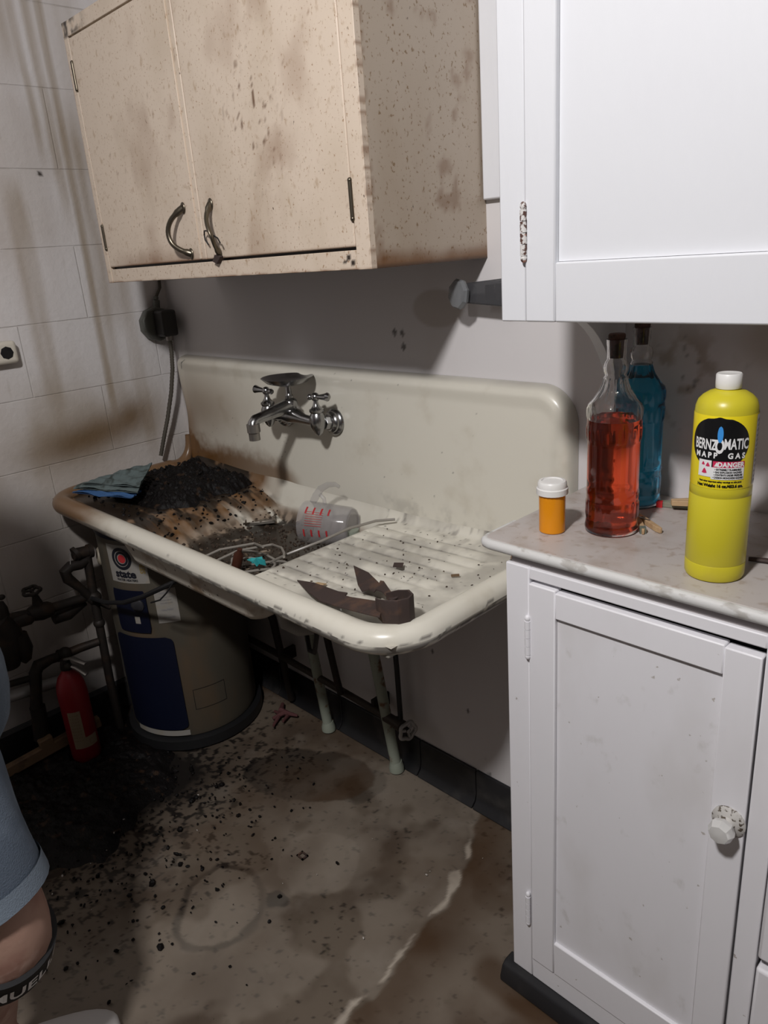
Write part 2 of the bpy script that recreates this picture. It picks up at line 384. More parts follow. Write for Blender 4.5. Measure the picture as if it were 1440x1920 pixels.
struct(grid('wall_left', yy*0, yy, zz, m_block, stain=S, flip=True))
# back wall y=0
xx, zz = np.meshgrid(axis(0, 0, 2.2, 4.2, .005), axis(0, 0, 1.5, 2.5, .005))
R = .5*ss(.55, .7, fbm(xx*4, zz*4, 71))*ss(1.5, 1.8, xx)+.35*(1-ss(.03, .07, np.abs(xx-1.16)))*ss(.55, .2, zz)*0
R = R+.5*(1-ss(.05, .06, np.hypot((xx-1.12)*.8, (zz-1.245)*1.4)))
R = R+.7*ss(.55, .72, fbm(xx*35, zz*35, 77))*(1-ss(.05, .10, np.hypot(xx-1.66, zz-1.13)))+.7*(1-ss(.03, .07, np.hypot((xx-1.83)*.6, zz-1.2)))
R = R+.3*ss(1.145, 1.10, zz)*ss(.3, 0, xx)
def dia(x, z, r): return 1-ss(r*.75, r, np.abs(xx-x)*1.1+np.abs(zz-z))
Bk = .8*dia(.99, 1.194, .011)+.8*dia(1.014, 1.192, .010)+.8*dia(1.016, 1.162, .011)+dia(1.05, .40, .006)+dia(1.16, .27, .006)
Bk = Bk+.6*ss(.66, .72, fbm(xx*45, zz*45, 78))*(1-ss(.02, .04, np.hypot(xx-1.235, zz-.13)))+.5*ss(.72, .78, fbm(xx*90, zz*70, 79))*(1-ss(.03, .12, np.hypot(xx-1.67, zz-1.13)))
S = np.clip(np.stack([R, R*0, Bk], -1), 0, 1)
struct(grid('wall_back', xx, xx*0, zz, m_wall, stain=S))
def plane(name, p, mat):
    b = MB(); b.b.faces.new([b.b.verts.new(q) for q in p]); me = bpy.data.meshes.new(name); b.b.to_mesh(me); b.b.free()
    me.materials.append(mat); o = bpy.data.objects.new(name, me); col.objects.link(o); return struct(o)
m_far = M('far_wall_paint', (.42, .41, .405), .7)
plane('wall_right', [(4.2, -3.3, 0), (4.2, 0, 0), (4.2, 0, 2.5), (4.2, -3.3, 2.5)], m_far)
plane('wall_front', [(0, -3.3, 0), (4.2, -3.3, 0), (4.2, -3.3, 2.5), (0, -3.3, 2.5)], m_far)
plane('ceiling', [(0, -3.3, 2.5), (4.2, -3.3, 2.5), (4.2, 0, 2.5), (0, 0, 2.5)], m_ceil)
# cove baseboard tiles
def cove(b, x0, x1):
    pr = [(0, .0), (-.028, .0), (-.026, .004), (-.014, .016), (-.009, .032), (-.008, .1), (-.005, .106), (0, .107)]
    b.prism(pr, lambda p, d: Vector((d, p[0], p[1])), x0, x1)
b = MB(); xs = [.02, .36, .665, .99, 1.183, 1.515]
for a, c in zip(xs, xs[1:]): cove(b, a+.0015, c-.0015)
struct(b.build('baseboard_back', m_tile, bev=.0015))
b = MB()
b.prism([(.0, 0), (.014, 0), (.014, .09), (0, .10)], lambda p, d: Vector((p[0], d, p[1])), -1.6, -.03)
struct(b.build('baseboard_left', m_tile))
# board trim between the cabinets
b = MB(); b.box((1.259, -.014, 1.443), (1.60, 0, 2.34)); struct(b.build('trim_1', m_upper, bev=.003))

# ================================================================== OLD CABINET
OC = E('metal_wall_cabinet', (.77, -.15, 1.34), 'old cream metal wall cabinet with rust speckles hanging above the sink', 'wall cabinet')
X0, X1, Z0, Z1, YF = .286, 1.256, 1.34, 1.913, -.30
def stained_box(name, a, bx, mat, parent, fn, bev=.0015, n=.012):
    """box whose faces are subdivided so a stain mask can sit on it"""
    bm = bmesh.new(); ax = [np.linspace(a[i], bx[i], max(2, int(abs(bx[i]-a[i])/n)+2)) for i in range(3)]
    def side(i, j, k, val):
        g = [[None]*len(ax[j]) for _ in ax[k]]
        for q, vk in enumerate(ax[k]):
            for p, vj in enumerate(ax[j]):
                c = [0, 0, 0]; c[i] = val; c[j] = vj; c[k] = vk; g[q][p] = bm.verts.new(c)
        for q in range(len(ax[k])-1):
            for p in range(len(ax[j])-1): bm.faces.new((g[q][p], g[q][p+1], g[q+1][p+1], g[q+1][p]))
    for i, j, k in ((0, 1, 2), (1, 0, 2), (2, 0, 1)):
        side(i, j, k, a[i]); side(i, j, k, bx[i])
    bmesh.ops.remove_doubles(bm, verts=bm.verts[:], dist=1e-5); bmesh.ops.recalc_face_normals(bm, faces=bm.faces[:])
    me = bpy.data.meshes.new(name); bm.to_mesh(me); bm.free()
    v = verts(me); S = np.clip(fn(v[:, 0], v[:, 1], v[:, 2]), 0, 1); setstain(me, S)
    me.transform(Matrix.Translation(-wloc(parent)))
    return fin(name, me, mat, parent, bev=bev, ang=30)
def st_side(x, y, z):
    e = ss(.03, .0, z-Z0-.02*(fbm(y*30, z*10, 5)-.3)); e2 = ss(.008, 0, np.abs(y-YF))*ss(.4, .9, vn(z*120, y*90, 3))
    return np.stack([e*.9+e2*.6+.5*ss(.62, .75, fbm(y*25, z*18, 9)), ss(.006, 0, z-Z0)*.8, e*0], -1)
def st_face(x, y, z):
    tl = (1-ss(.03, .14, x-X0))*ss(1.878, 1.886, z)*ss(.30, .45, fbm(x*40, z*30, 3))
    e = ss(.006, .0, z-Z0)*vn(x*60, z*9, 3)+.6*ss(.003, 0, np.abs(x-X1))*ss(.5, .8, vn(z*160, z*9, 8))+ss(.004, 0, np.abs(x-X0))*vn(z*50, z*9, 8)
    mk = (np.abs(z-1.357-.006*np.sin(x*300)) < .004)*((x > 1.178) & (x < 1.213))*ss(.4, .6, vn(x*190, z*190, 4))
    return np.stack([e+.0*x, tl+mk, e*0], -1)
def st_door(x, y, z):
    bot = ss(1.42, 1.375, z+.04*(fbm(x*14, z*8, 4)-.5))*.5*ss(.30, .45, x)*ss(.80, .70, x)+ss(1.382, 1.376, z)*.5
    smear = ss(.66, .80, fbm(x*260+z*30, z*60, 12))*np.exp(-(((x-.97-.12*(1.63-z))/.07)**2+((z-1.62)/.10)**2))
    pat = .35*np.exp(-(((x-1.04)/.05)**2+((z-1.54)/.04)**2))*ss(.4, .6, fbm(x*30, z*30, 7))+.3*ss(.5, .75, fbm(x*9, z*6, 31))
    vs_ = .75*ss(.80, .86, fbm(x*150, z*45, 41))
    return np.stack([bot+smear+pat+vs_*.6, smear*.5, smear*0], -1)
# body: side panels, top, bottom, back, built as one stained shell in the cream enamel darkened for side shade
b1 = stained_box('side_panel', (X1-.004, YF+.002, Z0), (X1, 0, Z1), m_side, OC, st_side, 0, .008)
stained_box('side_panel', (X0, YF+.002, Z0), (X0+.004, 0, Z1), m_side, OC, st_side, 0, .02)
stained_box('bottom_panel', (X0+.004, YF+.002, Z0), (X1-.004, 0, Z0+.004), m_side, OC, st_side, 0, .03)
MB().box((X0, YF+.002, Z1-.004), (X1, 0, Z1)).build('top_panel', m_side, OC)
fr = lambda a, c: stained_box('face_frame', a, c, m_cream, OC, st_face, .001, .005)
fr((X0, YF-.012, Z0), (.307, YF+.002, Z1)); fr((1.222, YF-.012, Z0), (X1, YF+.002, Z1))
fr((.307, YF-.010, Z0+.0005), (1.222, YF+.002, 1.372)); fr((.307, YF-.012, 1.882), (1.222, YF+.002, Z1-.0005))
MB().box((.307, YF+.001, 1.37), (1.222, YF+.003, 1.885)).build('interior_shadow_gap', m_black, OC)
for k, (a, c) in enumerate(((.309, .757), (.7605, 1.2195))):
    d = stained_box('door', (a, YF-.0118, 1.377), (c, YF, 1.8785), m_cream, OC, st_door, .002, .0055)
    if k == 0:
        MB().box((.735, YF-.0145, 1.379), (.741, YF-.0112, 1.877)).build('stile_lip', m_cream, d, bev=.001)
        hp = [(.697, 1.483), (.676, 1.466), (.662, 1.440), (.668, 1.412), (.690, 1.398), (.703, 1.391)]
        offs = [0, .020, .027, .025, .014, 0]
    else:
        hp = [(.803, 1.481), (.806, 1.462), (.818, 1.440), (.832, 1.420), (.826, 1.400), (.812, 1.386)]
        offs = [0, .016, .025, .026, .018, 0]
    pts = []; 
    for i in range(len(hp)-1):
        for t in (0, .25, .5, .75): pts.append((hp[i][0]*(1-t)+hp[i+1][0]*t, YF-.0135-(offs[i]*(1-t)+offs[i+1]*t), hp[i][1]*(1-t)+hp[i+1][1]*t))
    pts.append((hp[-1][0], YF-.0135, hp[-1][1]))
    for _ in range(6): pts = [pts[0]]+[tuple((pts[i-1][k]+2*pts[i][k]+pts[i+1][k])/4 for k in range(3)) for i in range(1, len(pts)-1)]+[pts[-1]]
    rad = [.0075 if i < 3 or i > len(pts)-4 else .0055 for i in range(len(pts))]
    h = MB().tube(pts, rad, 12, sq=(1, .75)).ball(pts[0], .009, (.9, .4, 1.3)).ball(pts[-1], .009, (.9, .4, 1.3)).build('handle', m_pull, d)
    if k == 1:
        MB().tube([(.775, YF-.020, 1.425), (.785, YF-.025, 1.432), (.805, YF-.032, 1.431), (.822, YF-.034, 1.424), (.838, YF-.03, 1.415), (.842, YF-.028, 1.405)], .0016, 6)\
            .tube([(.775, YF-.020, 1.425), (.779, YF-.022, 1.415), (.786, YF-.02, 1.405)], .0016, 6).build('wire_tie', m_black, d)
        MB().prism([(.79, 1.372), (.802, 1.384), (.812, 1.386), (.822, 1.380), (.806, 1.366)], lambda p, dd: Vector((p[0], dd, p[1])), YF-.02, YF-.008).build('latch_scrap', m_rust, d, bev=.001)
for (x, z0, z1) in ((.3075, 1.774, 1.83), (.3075, 1.421, 1.474), (1.2205, 1.421, 1.480)):
    MB().cyl((x, YF-.0125, z0), (x, YF-.0125, z1), .0042, seg=10).ball((x, YF-.0125, z0), .0045).ball((x, YF-.0125, z1), .0045).build('hinge', m_pull, OC)

# ================================================================== WHITE UPPER CABINET
UC = E('painted_wall_cabinet', (1.95, -.16, 1.26), 'thick-painted white wooden wall cabinet hanging over the counter', 'wall cabinet')
UL, UR, UB, UT, UY = 1.53, 2.75, 1.26, 2.34, -.325
MB().box((UL, UY+.018, UB), (UL+.018, 0, UT)).box((UR-.018, UY+.018, UB), (UR, 0, UT)).box((UL, UY+.018, UB+.001), (UR, 0, UB+.018)).box((UL, UY+.018, UT-.018), (UR, 0, UT)).build('carcass', m_upper, UC, bev=.001)
MB().box((UL, UY, UB), (1.572, UY+.019, UT)).build('frame_stile', m_upper, UC, bev=.002)
MB().box((2.25, UY, UB), (UR, UY+.019, UT)).build('frame_stile', m_upper, UC, bev=.002)
ud = MB()
ud.box((1.5735, UY-.004, UB), (1.621, UY+.014, 2.30)).box((1.621, UY-.004, UB), (2.20, UY+.014, 1.337)).box((2.20, UY-.004, UB), (2.248, UY+.014, 2.30)).box((1.621, UY-.004, 2.24), (2.20, UY+.014, 2.30))
ud = ud.build('door', m_upper, UC, bev=.0025)
MB().box((1.6215, UY+.005, 1.3375), (2.1995, UY+.010, 2.2395)).build('door_panel', m_upper, ud)
m_hpaint = M('chipped_paint_hinge', (.66, .64, .62), .45, spots=[((.10, .05, .04), 120, .5, .56), ((.45, .22, .16), 90, .6, .66)])
def hinge(x, y, z0, z1, parent, mat=m_hpaint, r=.0048):
    b = MB(); n = 4; L = (z1-z0)
    for i in range(n): b.cyl((x, y, z0+L*(.08+.84*i/n)), (x, y, z0+L*(.08+.84*(i+.94)/n)), r, seg=12)
    b.ball((x, y, z0+L*.03), r*.95, (1, 1, 1.3)).ball((x, y, z1-L*.03), r*.95, (1, 1, 1.3))
    return b.build('hinge', mat, parent)
hinge(1.5735, UY-.006, 1.342, 1.412, UC)
# curved bracket board under the cabinet, against the wall
BR = MB(); poly = [(0, 1.259)]
for i in range(15):
    t = PI/2*i/14
    poly.append((-.205*(1-math.sin(t))**1.0-.012*0, 1.259-.20*(1-math.cos(t))) if False else (-(.215-.203*math.sin(t)), 1.259-.235*(1-math.cos(t))))
poly += [(-.012, .985), (0, .985)]
poly = [(0, 1.259)]+poly[1:]
BR.prism(poly, lambda p, d: Vector((d, p[0], p[1])), 1.532, 1.550)
BR.build('side_bracket', m_upper, UC, bev=.001)

# ================================================================== LOWER CABINET
LC = E('painted_base_cabinet', (1.95, -.17, 0), 'white painted wooden base cabinet with hinged panel door and glass knob', 'base cabinet')
FY = -.34
MB().box((1.54, FY+.019, .04), (1.558, -.03, .895)).box((2.9, FY+.019, .04), (2.918, -.03, .895)).box((1.558, -.05, .04), (2.9, -.032, .895)).box((1.558, FY+.03, .10), (2.9, -.05, .118)).build('carcass', m_white, LC, bev=.001)
MB().box((1.54, FY, .042), (1.5835, FY+.019, .893)).box((1.9315, FY, .042), (1.962, FY+.019, .893)).box((2.40, FY, .042), (2.918, FY+.019, .893))\
    .box((1.5835, FY+.0003, .874), (1.9315, FY+.019, .893)).box((1.962, FY+.0003, .874), (2.40, FY+.019, .893)).box((1.5835, FY+.0003, .042), (1.9315, FY+.019, .088)).box((1.962, FY+.0003, .042), (2.4, FY+.019, .088)).build('face_frame', m_white, LC, bev=.002)
MB().box((1.585, FY+.021, .09), (1.93, FY+.023, .872)).box((1.965, FY+.021, .09), (2.4, FY+.023, .872)).build('interior_shadow_gap', m_black, LC)
dr = MB()
dr.box((1.5845, FY-.003, .090), (1.632, FY+.016, .868)).box((1.883, FY-.003, .090), (1.929, FY+.016, .862)).box((1.632, FY-.0028, .821), (1.883, FY+.016, .8645)).box((1.632, FY-.0028, .090), (1.883, FY+.016, .163))
dr = dr.build('door', m_white, LC, bev=.002)
MB().box((1.6325, FY+.004, .1635), (1.8825, FY+.009, .8205)).build('door_panel', m_whitep, dr)
hinge(1.583, FY-.004, .738, .810, LC, m_white); hinge(1.5785, FY-.004, .173, .245, LC, m_white)
kb = MB().lathe([(.0225, 0), (.0225, .003), (.019, .006), (.012, .009), (.009, .016)], (1.909, FY-.003, .603), (0, -1, 0)).build('knob_plate', M('chipped_knob_plate', (.55, .53, .50), .4, spots=[((.10, .08, .06), 130, .52, .58)]), dr)
MB().lathe([(.008, .012), (.0155, .018), (.0175, .026), (.013, .036), (.004, .038)], (1.909, FY-.003, .603), (0, -1, 0), seg=8).build('glass_knob', M('cut_glass', (.85, .84, .82), .08, trans=.35, ior=1.5), dr, ang=20)
def drawer(z0, z1):
    x0, x1 = 1.9655, 2.397
    o = MB().box((x0, FY-.010, z0), (x1, FY+.016, z1)).build('drawer', m_white, LC, bev=.005, bseg=3); return o
drawer(.402, .868); drawer(.092, .385)
tb = MB(); tb.prism([(FY+.02, 0), (FY-.022, 0), (FY-.022, .012), (FY-.014, .034), (FY-.003, .041), (FY+.02, .041)], lambda p, d: Vector((d, p[0], p[1])), 1.522, 2.918)
tb.build('toe_strip', m_tile, LC, bev=.003)
MB().box((1.548, FY+.006, .893), (2.918, FY+.02, .906)).build('apron', m_apron, LC)
# counter
CT = E('counter_top', (1.95, -.18, .906), 'grey speckled countertop with worn white rounded front edge', 'countertop')
def rr(x0, x1, y0, y1, r, n=6):
    p = []
    for cx, cy, a in ((x0+r, y0+r, PI), (x1, y0, 0), (x1, y1, 0), (x0, y1, 0)):
        if a == PI:
            for i in range(n+1): t = PI+PI/2*i/n; p.append((cx+r*math.cos(t), cy+r*math.sin(t)))
        else: p.append((cx, cy))
    return p
MB().prism(rr(1.494, 3.0, -.342, -.001, .020), lambda p, d: Vector((p[0], p[1], d)), .906, .925).build('counter_surface', m_counter, CT, bev=.003)
nose = [(1.494, -.25), (1.494, -.322), (1.4965, -.334), (1.502, -.340), (1.514, -.343), (1.53, -.343)]+[(1.6+.1*i, -.343) for i in range(15)]
MB().tube([(x, y, .9165) for x, y in nose], .0085, 14, sq=(1, .9)).build('front_edge', m_nose, CT)

# ================================================================== SINK
SK = E('drainboard_sink', (.75, -.25, .64), 'rusty white enamel cast iron sink with ribbed drainboard on wall legs', 'sink')
RL, RR, RF, RZ, RW = .038, 1.418, -.487, .757, .027
def hgt(x, y):
    ledge = .762-.010*ss(.1, .4, x)+.004*np.sin(np.clip(y, -.44, -.04)*2*PI/.042)*0
    board = .749+.010*ss(1.0, 1.36, x)
    k = (y+.40)/.0405; rib = .0038*np.abs(np.sin(PI*k))**.7
    inr = ss(-.415, -.40, y)*(1-ss(-.045, -.035, y))*ss(.965, .975, x)*(1-ss(1.30, 1.335, x))
    board = board-.0050*inr+rib*inr*2.1
    fl = .668+.012*np.hypot((x-.76)/.2, (y+.24)/.2)**2*.5
    xl = .372+.035*ss(-.2, -.03, y)
    leftw = np.clip((x-xl)/.20, 0, 1)**1.5; leftw = leftw*leftw*(3-2*leftw)*.35+leftw*.65; rightw = 1-ss(.944, .962, x)
    fr_ = ss(-.468, -.425, y); bk = 1-ss(-.085, -.028, y)
    rib2 = .0035*np.sin(y*2*PI/.04)*leftw*(1-leftw)*4
    inside = np.minimum(np.minimum(leftw, rightw), np.minimum(fr_, bk))
    top = np.where(x < .7, ledge, board)
    return top*(1-inside)+(fl)*inside+rib2*(inside > 0)
gx, gy = np.meshgrid(np.linspace(RL, RR, 420), np.linspace(RF, -.012, 190))
gz = hgt(gx, gy)
fil = np.clip((gy+.062)/.034, 0, 1); gz = gz+.034*(1-np.sqrt(np.clip(1-fil**2, 0, 1)))
n1 = fbm(gx*14, gy*14, 91); n2 = fbm(gx*50, gy*50, 92)
rust = ss(.60, .50, gx+.10*(n1-.5)+.0*gy)*.95
rust = np.maximum(rust, ss(.96, .90, gx+.04*(n1-.5))*ss(.73, .70, gz)*.75)
wallrib = ss(.50, .62, vn(gx*3, gy*45, 6))*ss(.44, .49, gx)*(1-ss(.58, .64, gx))*ss(-.24, -.14, gy)*.6
rust = np.clip(rust-wallrib+.2*(n2-.5), 0, 1)
dirt = ss(.44, .56, n2+.25*ss(.70, .675, gz))*ss(.72, .68, gz)*.92*(gx < .95)
dirt = np.maximum(dirt, ss(.50, .60, fbm(gx*10+gy*4, gy*40, 97)*.8+.2*n2+.28*ss(.50, .33, gx))*ss(.58, .42, gx)*.92)
dirt = np.maximum(dirt, ss(.83, .87, fbm(gx*130, gy*130, 96, 2))*(gx > .96)*.7)
kk_ = np.abs(np.sin(PI*(gy+.40)/.0405))
grey = .50*ss(.34, .70, n1+.2*(n2-.5))*(gx > .96)+.62*ss(.32, .03, kk_)*ss(.97, .985, gx)*(1-ss(1.29, 1.33, gx))*ss(-.41, -.4, gy)*(1-ss(-.05, -.04, gy))*(.4+.6*n2)+.5*ss(.55, .7, n2)*ss(-.08, -.03, gy)*(gx > .95)
grid('basin_and_drainboard', gx, gy, gz, m_enamel, SK, np.clip(np.stack([rust, grey, dirt], -1), 0, 1))
# rolled rim swept along the outline
def path_pts():
    p = []
    n = 10
    for t in np.linspace(0, PI/2, 9): p.append((RL+.0, -.085+.06*math.sin(t), .757+.07*(1-math.cos(t))+0))
    p = [(RL, y, z) for (_, y, z) in p][::-1]
    p = [(RL, -.024, .85)]+p
    for y in np.arange(-.095, RF+.09, -.005): p.append((RL, y, RZ))
    r = .09
    for i in range(25): t = PI+PI/2*i/24; p.append((RL+r+r*math.cos(t), RF+r+r*math.sin(t), RZ))
    for x in np.arange(RL+r+.004, RR-r, .004): p.append((x, RF, RZ))
    for i in range(25): t = -PI/2+PI/2*i/24; p.append((RR-r+r*math.cos(t), RF+r+r*math.sin(t), RZ))
    for y in np.arange(RF+r+.005, -.03, .005): p.append((RR, y, RZ))
    p.append((RR, -.03, RZ))
    return p
P = np.array(path_pts()); n = len(P); seg = 30
T = np.gradient(P, axis=0); T /= np.linalg.norm(T, axis=1)[:, None]
side_ = np.cross(T, np.array([0, 0, 1.])); side_[:6] = np.array([-1, 0, 0]) if False else side_[12]
side_ /= np.linalg.norm(side_, axis=1)[:, None]; upv = np.cross(side_, T)
taper = np.ones(n); taper[:12] = np.linspace(.35, 1, 12)
th = np.linspace(0, 2*PI, seg+1)
V = P[:, None, :]+RW*taper[:, None, None]*(side_[:, None, :]*np.cos(th)[None, :, None]+upv[:, None, :]*np.sin(th)[None, :, None]*.95)
s_ = np.concatenate([[0], np.cumsum(np.linalg.norm(np.diff(P, axis=0), axis=1))]); SS, TH = np.meshgrid(s_, th, indexing='ij')
VX = V[..., 0]
nn = fbm(SS*40, TH*2.2, 101); n3 = fbm(SS*12, TH*1.2, 102)
out = V.mean(1)[:, None, :]
rustm = ss(.50, .24, VX+.10*(n3-.5))*.95
rustm = np.maximum(rustm, .7*ss(.50, .62, nn)*ss(-.3, -.8, np.sin(TH))*ss(1.20, 1.3, VX))
THc = 5.98+.30*(vn(SS*9, TH*0, 105)-.5)
chipband = np.exp(-((TH-THc)/(.10+.16*vn(SS*5, TH*0, 106)))**2)
chip = ss(.40, .44, fbm(SS*15, TH*5, 107))*ss(.35, .5, chipband+.35*(fbm(SS*60, TH*9, 110)-.5))*ss(.20, .35, VX)
chip = np.maximum(chip, ss(.62, .66, fbm(SS*45, TH*7, 108))*ss(.15, .5, np.exp(-((TH-5.95)/.5)**2))*ss(.5, .7, VX))
chip = np.maximum(chip, ss(.60, .64, fbm(SS*50, TH*7, 109))*(TH < .35)*ss(.9, 1.1, VX))
chip = np.maximum(chip, ss(.84, .88, nn)*.6)
blackm = .9*ss(.66, .72, fbm(SS*60, TH*3, 104))*ss(-.6, -.9, np.sin(TH))
grid('rolled_rim', V[..., 0], V[..., 1], V[..., 2], m_enamel, SK, np.clip(np.stack([rustm, chip*.95, blackm], -1), 0, 1), ang=80)
# backsplash plate with rounded corners and rolled top
def splash_outline(r1=.03, r2=.075, x0=.052, x1=1.461, z0=.78, z1=1.105):
    p = [(x1, z0)]
    for i in range(10): t = PI/2*i/9; p.append((x1-r2+r2*math.cos(t), z1-r2+r2*math.sin(t)))
    for i in range(7): t = PI/2+PI/2*i/6; p.append((x0+r1+r1*math.cos(t), z1-r1+r1*math.sin(t)))
    p += [(x0, .92), (x0+.012, .86), (x0+.004, .80), (x0, z0)]
    return p
# one sheet, rounded over at its free edges
SX0, SX1, SZ0, SZ1 = .040, 1.462, .775, 1.106
xs_ = np.unique(np.concatenate([SX0+.03*np.linspace(0, 1, 12)**1.5, np.linspace(SX0+.03, SX1-.03, 370), SX1-.03*np.linspace(0, 1, 12)**1.5]))
zs_ = np.unique(np.concatenate([np.linspace(SZ0, SZ1-.03, 95), SZ1-.03*np.linspace(0, 1, 14)**1.5])); gx, gz = np.meshgrid(xs_, zs_)
def corner(gx, gz, cx, cz, r, sx):
    dx = np.clip((gx-cx)*sx, 0, None); dz = np.clip(gz-cz, 0, None)
    mx = np.maximum(dx, dz); hy = np.hypot(dx, dz); k = np.where(hy > 0, mx/np.maximum(hy, 1e-9), 1)
    ins = (dx > 0) & (dz > 0)
    return np.where(ins, cx+sx*dx*k, gx), np.where(ins, cz+dz*k, gz)
gx2, gz2 = corner(gx, gz, SX1-.075, SZ1-.075, .075, 1)
gx2, gz2 = corner(gx2, gz2, SX0+.03, SZ1-.03, .03, -1)
def edge_d(x, z):
    d = np.minimum(np.minimum(x-SX0, SX1-x), SZ1-z)
    a = (x > SX1-.075) & (z > SZ1-.075); d = np.where(a, .075-np.hypot(x-SX1+.075, z-SZ1+.075), d)
    a = (x < SX0+.03) & (z > SZ1-.03); d = np.where(a, .03-np.hypot(x-SX0-.03, z-SZ1+.03), d); return np.clip(d, 0, 1)
d_ = edge_d(gx2, gz2); R0 = .024
t_ = np.clip(1-d_/R0, 0, 1); gy2 = -.0290-.004*ss(.05, .02, d_)+.032*(1-np.sqrt(np.clip(1-t_**2, 0, 1)))
gx2 = gx2+.014*np.exp(-((gz2-.93)/.07)**2)*ss(.12, .05, gx2)
n1 = fbm(gx*9, gz*9, 111); n2 = fbm(gx*60, gz*60, 113)
rs = .42*ss(.62, .15, gx+.15*(n1-.5))*np.exp(-((gz-.95)/.09)**2)+.8*ss(.62, .54, gx+.10*(n1-.5)+.5*np.clip(gz-.80, 0, 1))*ss(.875, .80, gz+.07*(n1-.5)+.03*(n2-.5))+.2*ss(.45, .1, gx)+.5*ss(.15, .05, gx)*ss(.98, .85, gz)
gs = .30*ss(.45, .7, n2*.5+n1*.5)*ss(.84, .79, gz)*(gx > .85)+.35*ss(1.07, 1.10, gz2)*n1+.4*(ss(.012, .0, d_))
bs_ = ss(.84, .88, fbm(gx*170, gz*170, 117, 2)*.8+.2*n1)*.6+.8*(1-ss(.001, .0022, segd(gx2, gz2, [(.10, 1.094), (.085, 1.085), (.082, 1.075), (.078, 1.068)])))
grid('backsplash', gx2, gy2, gz2, m_enamel, SK, np.clip(np.stack([rs, gs, bs_], -1), 0, 1), ang=80)
# tub underside
b = MB(); A = [(.40, -.478, .740), (.985, -.478, .740), (.985, -.02, .740), (.40, -.02, .740)]; Bq = [(.50, -.415, .640), (.945, -.415, .630), (.945, -.06, .630), (.50, -.06, .640)]
Mid = [tuple(A[i][k]*.45+Bq[i][k]*.55+(0, 0, .004)[k] for k in range(3)) for i in range(4)]
for i in range(4): Mid[i] = (Bq[i][0]*.45+A[i][0]*.55, Bq[i][1]*.35+A[i][1]*.65, .650)
b.rings([A, Mid, Bq], True, False); b.b.verts.ensure_lookup_table(); b.b.faces.new(b.b.verts[8:12]); b.build('tub_underside', M('enamel_underside', (.60, .56, .48), .45, spots=[((.30, .22, .15), 16, .5, .75), ((.04, .025, .02), 60, .66, .70)]), SK, bev=.02, bseg=4)
MB().box((.98, -.478, .728), (1.40, -.03, .7405)).build('drainboard_underside', m_under, SK, bev=.004)
MB().box((.06, -.478, .726), (.37, -.03, .738)).build('ledge_underside', m_under, SK, bev=.004)
# legs
for x, xt in ((.93, .90), (.64, .622)):
    MB().tube([(x, -.045, .004), (x, -.047, .03), (xt+.006, -.075, .40), (xt, -.10, .66 if x < .7 else .73)], [.019, .015, .0145, .0155], 14)\
        .lathe([(.021, 0), (.021, .012), (.016, .03)], (x, -.045, .003)).build('leg', m_legp, SK)
# ================================================================== FAUCET
FA = E('wall_faucet', (.69, -.03, .98), 'worn chrome wall faucet with two lever handles and soap dish', 'faucet')
for x in (.59, .79):
    MB().lathe([(.033, 0), (.034, .003), (.032, .008), (.027, .011), (.026, .015), (.021, .018), (.019, .023), (.013, .026), (.013, .036)], (x, -.0292, .974), (0, -1, .12)).build('wall_flange', m_chrome, FA)
    MB().lathe([(.0175, 0), (.0175, .016)], (x, -.052, .9765), (0, -1, .12), seg=6).build('coupling_nut', m_chrome, FA, bev=.001)
    v = MB().lathe([(.004, -.034), (.010, -.028), (.018, -.012), (.0205, .002), (.019, .014), (.015, .022), (.018, .026), (.018, .031), (.013, .034), (.0085, .040), (.006, .048), (.006, .056)], (x, -.085, .985), seg=24).build('valve_body', m_chrome, FA)
    s = -1 if x < .7 else 1
    hc = Vector((x, -.085, 1.046))
    d = Vector((s*1.0, .12*s, .06))
    pts = [hc-d*.016, hc-d*.010, hc, hc+d*.012, hc+d*.028, hc+d*.040, hc+d*.046]
    MB().ball(hc, .0110).ball(hc-d*.018, .0075).tube(pts, [.004, .0045, .007, .0055, .0078, .0108, .005], 12).build('lever_handle', m_chrome, FA)
MB().tube([(.59, -.085, .987), (.61, -.087, .985), (.64, -.088, .987), (.665, -.088, .992), (.69, -.088, .993), (.715, -.088, .992), (.74, -.088, .987), (.77, -.087, .985), (.79, -.085, .987)], [.013, .012, .0125, .018, .0215, .018, .0125, .012, .013], 18).build('bridge_body', m_chrome, FA)
MB().lathe([(.0215, -.008), (.019, .004), (.017, .010), (.019, .012), (.019, .028), (.015, .033), (.010, .036), (.0105, .042), (.0075, .046), (.0065, .064), (.012, .070)], (.69, -.088, 1.0), seg=24).build('spout_hub', m_chrome, FA)
MB().tube([(.69, -.088, 1.017), (.692, -.11, 1.015), (.694, -.15, 1.010), (.696, -.185, 1.006), (.698, -.203, 1.004), (.699, -.211, .997), (.699, -.212, .990)], [.018, .0170, .0145, .0130, .0130, .0132, .0135], 18).build('spout', m_chrome, FA)
MB().lathe([(.0160, 0), (.0160, -.020), (.0145, -.021), (.0135, -.024), (.0135, -.040), (.010, -.040)], (.699, -.212, .996), seg=20).build('aerator', m_dull, FA)
dish = MB().lathe([(.003, .0), (.03, .001), (.058, .009), (.071, .020), (.0725, .021), (.069, .0205), (.055, .012), (.028, .005), (.003, .004)], (.69, -.088, 1.068), seg=40, rad=lambda t, z, r: 1-.12*abs(math.sin(t))).build('soap_dish', m_chrome, FA)

